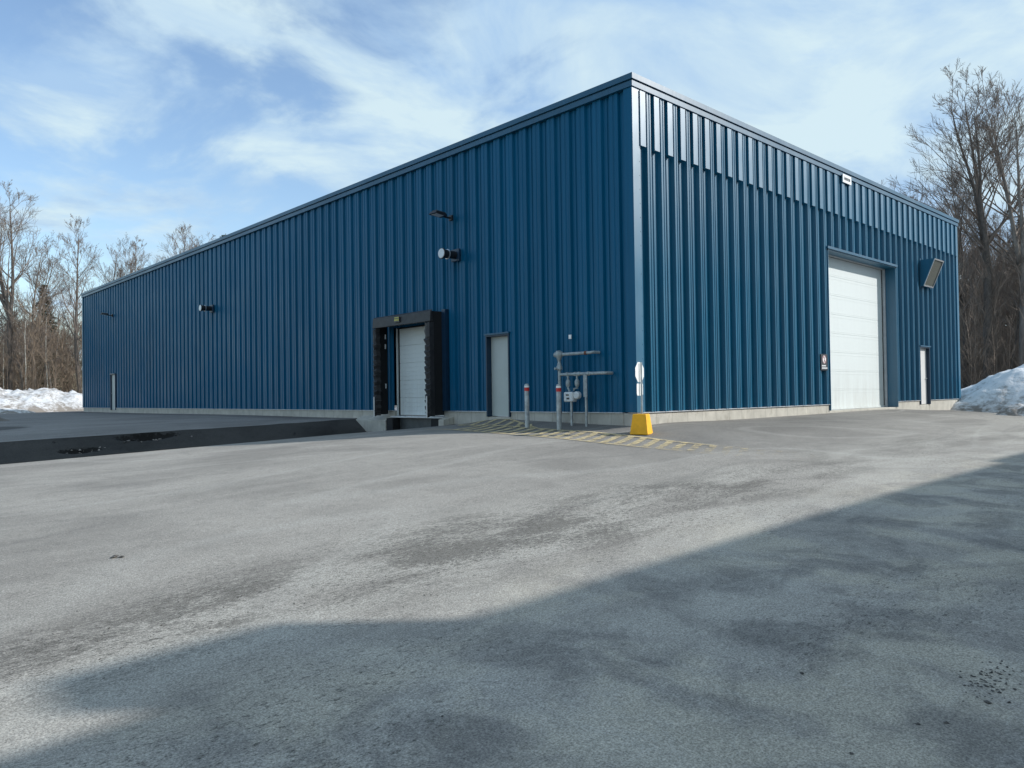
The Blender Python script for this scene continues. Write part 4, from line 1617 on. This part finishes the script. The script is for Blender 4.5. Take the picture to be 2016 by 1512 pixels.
LAB_L = 'bare tree in the woods beyond the left end of the building'
for k in range(105):
    d_ = 65 + 42 * rnd.random()
    c_ = rnd.uniform(-420, 300)
    x, y = ray_xy(c_, d_)
    s = rnd.random()
    if s < .50:
        place_tree(rnd.choice(MIDT), x, y, rnd.uniform(0, 6.3), rnd.uniform(.6, .92), LAB_L, group='bare trees beyond the left end')
    else:
        place_tree(rnd.choice(THIN), x, y, rnd.uniform(0, 6.3), rnd.uniform(.7, 1.15), LAB_L, group='bare trees beyond the left end')


# brush: saplings and twigs as masses
def brush(name, label, mat, cols, d0, d1, count, hmin, hmax, seed):
    rn = np.random.default_rng(seed)
    # three sapling templates
    r1 = random.Random(seed)
    temps = []
    for t in range(4):
        segs = []
        hh = 1.0
        p = Vector((0, 0, 0))
        d = Vector((0, 0, 1))
        pts = [p.copy()]
        for k in range(6):
            d = (d + Vector((r1.gauss(0, .045), r1.gauss(0, .045), .05))).normalized()
            q = p + d * hh / 6
            segs.append((*p, *q, .0050 * (1 - k / 7.5), .0050 * (1 - (k + 1) / 7.5)))
            p = q
            pts.append(p.copy())
        for k in range(17):
            a_ = pts[r1.randint(1, 6)]
            az = r1.uniform(0, 6.28)
            e = Vector((math.cos(az), math.sin(az), r1.uniform(1.0, 2.8))).normalized() * r1.uniform(.08, .26)
            b_ = a_ + e
            segs.append((*a_, *b_, .0020, .0014))
            for q_ in range(3):
                c0_ = a_.lerp(b_, r1.uniform(.3, .95))
                e2 = (e.normalized() + Vector((r1.gauss(0, .5), r1.gauss(0, .5), r1.gauss(.1, .4)))).normalized() * r1.uniform(.04, .12)
                segs.append((*c0_, *(c0_ + e2), .0013, .0010))
        temps.append(prisms(segs, 3))
    VV, QQ, off = [], [], 0
    for k in range(count):
        v, q = temps[k % 4]
        dd = d0 + (d1 - d0) * rn.random()
        cc = cols[0] + (cols[1] - cols[0]) * rn.random()
        x, y = ray_xy(cc, dd)
        if x < 23.5 and y < 60 and x > -34:
            continue
        hh = hmin + (hmax - hmin) * rn.random() ** 1.6
        az = rn.random() * 6.28
        c_, s_ = math.cos(az), math.sin(az)
        lx, ly = rn.normal(0, .12, 2)
        w = v * hh
        xx = w[:, 0] * c_ - w[:, 1] * s_ + w[:, 2] * lx
        yy = w[:, 0] * s_ + w[:, 1] * c_ + w[:, 2] * ly
        z = float(lotz(np.clip(x, -45, 55), np.clip(y, -38, 72))[0]) - .2
        VV.append(np.stack([xx + x, yy + y, w[:, 2] + z], 1))
        QQ.append(q + off)
        off += len(v)
    me = np_mesh(name, np.vstack(VV), np.vstack(QQ), mat)
    o = bpy.data.objects.new(name, me)
    COL.objects.link(o)
    tag(o, label, 'brush', kind='stuff')


brush('brush', 'tan leafless undergrowth filling the woods behind the left snow bank', M_BRUSH, (-350, 330), 62, 104, 1500, 3.0, 9.5, 5)
brush('brush', 'brown leafless undergrowth filling the woods right of the building', M_BRUSHD, (1840, 2330), 41, 85, 1300, 2.5, 8.0, 6)
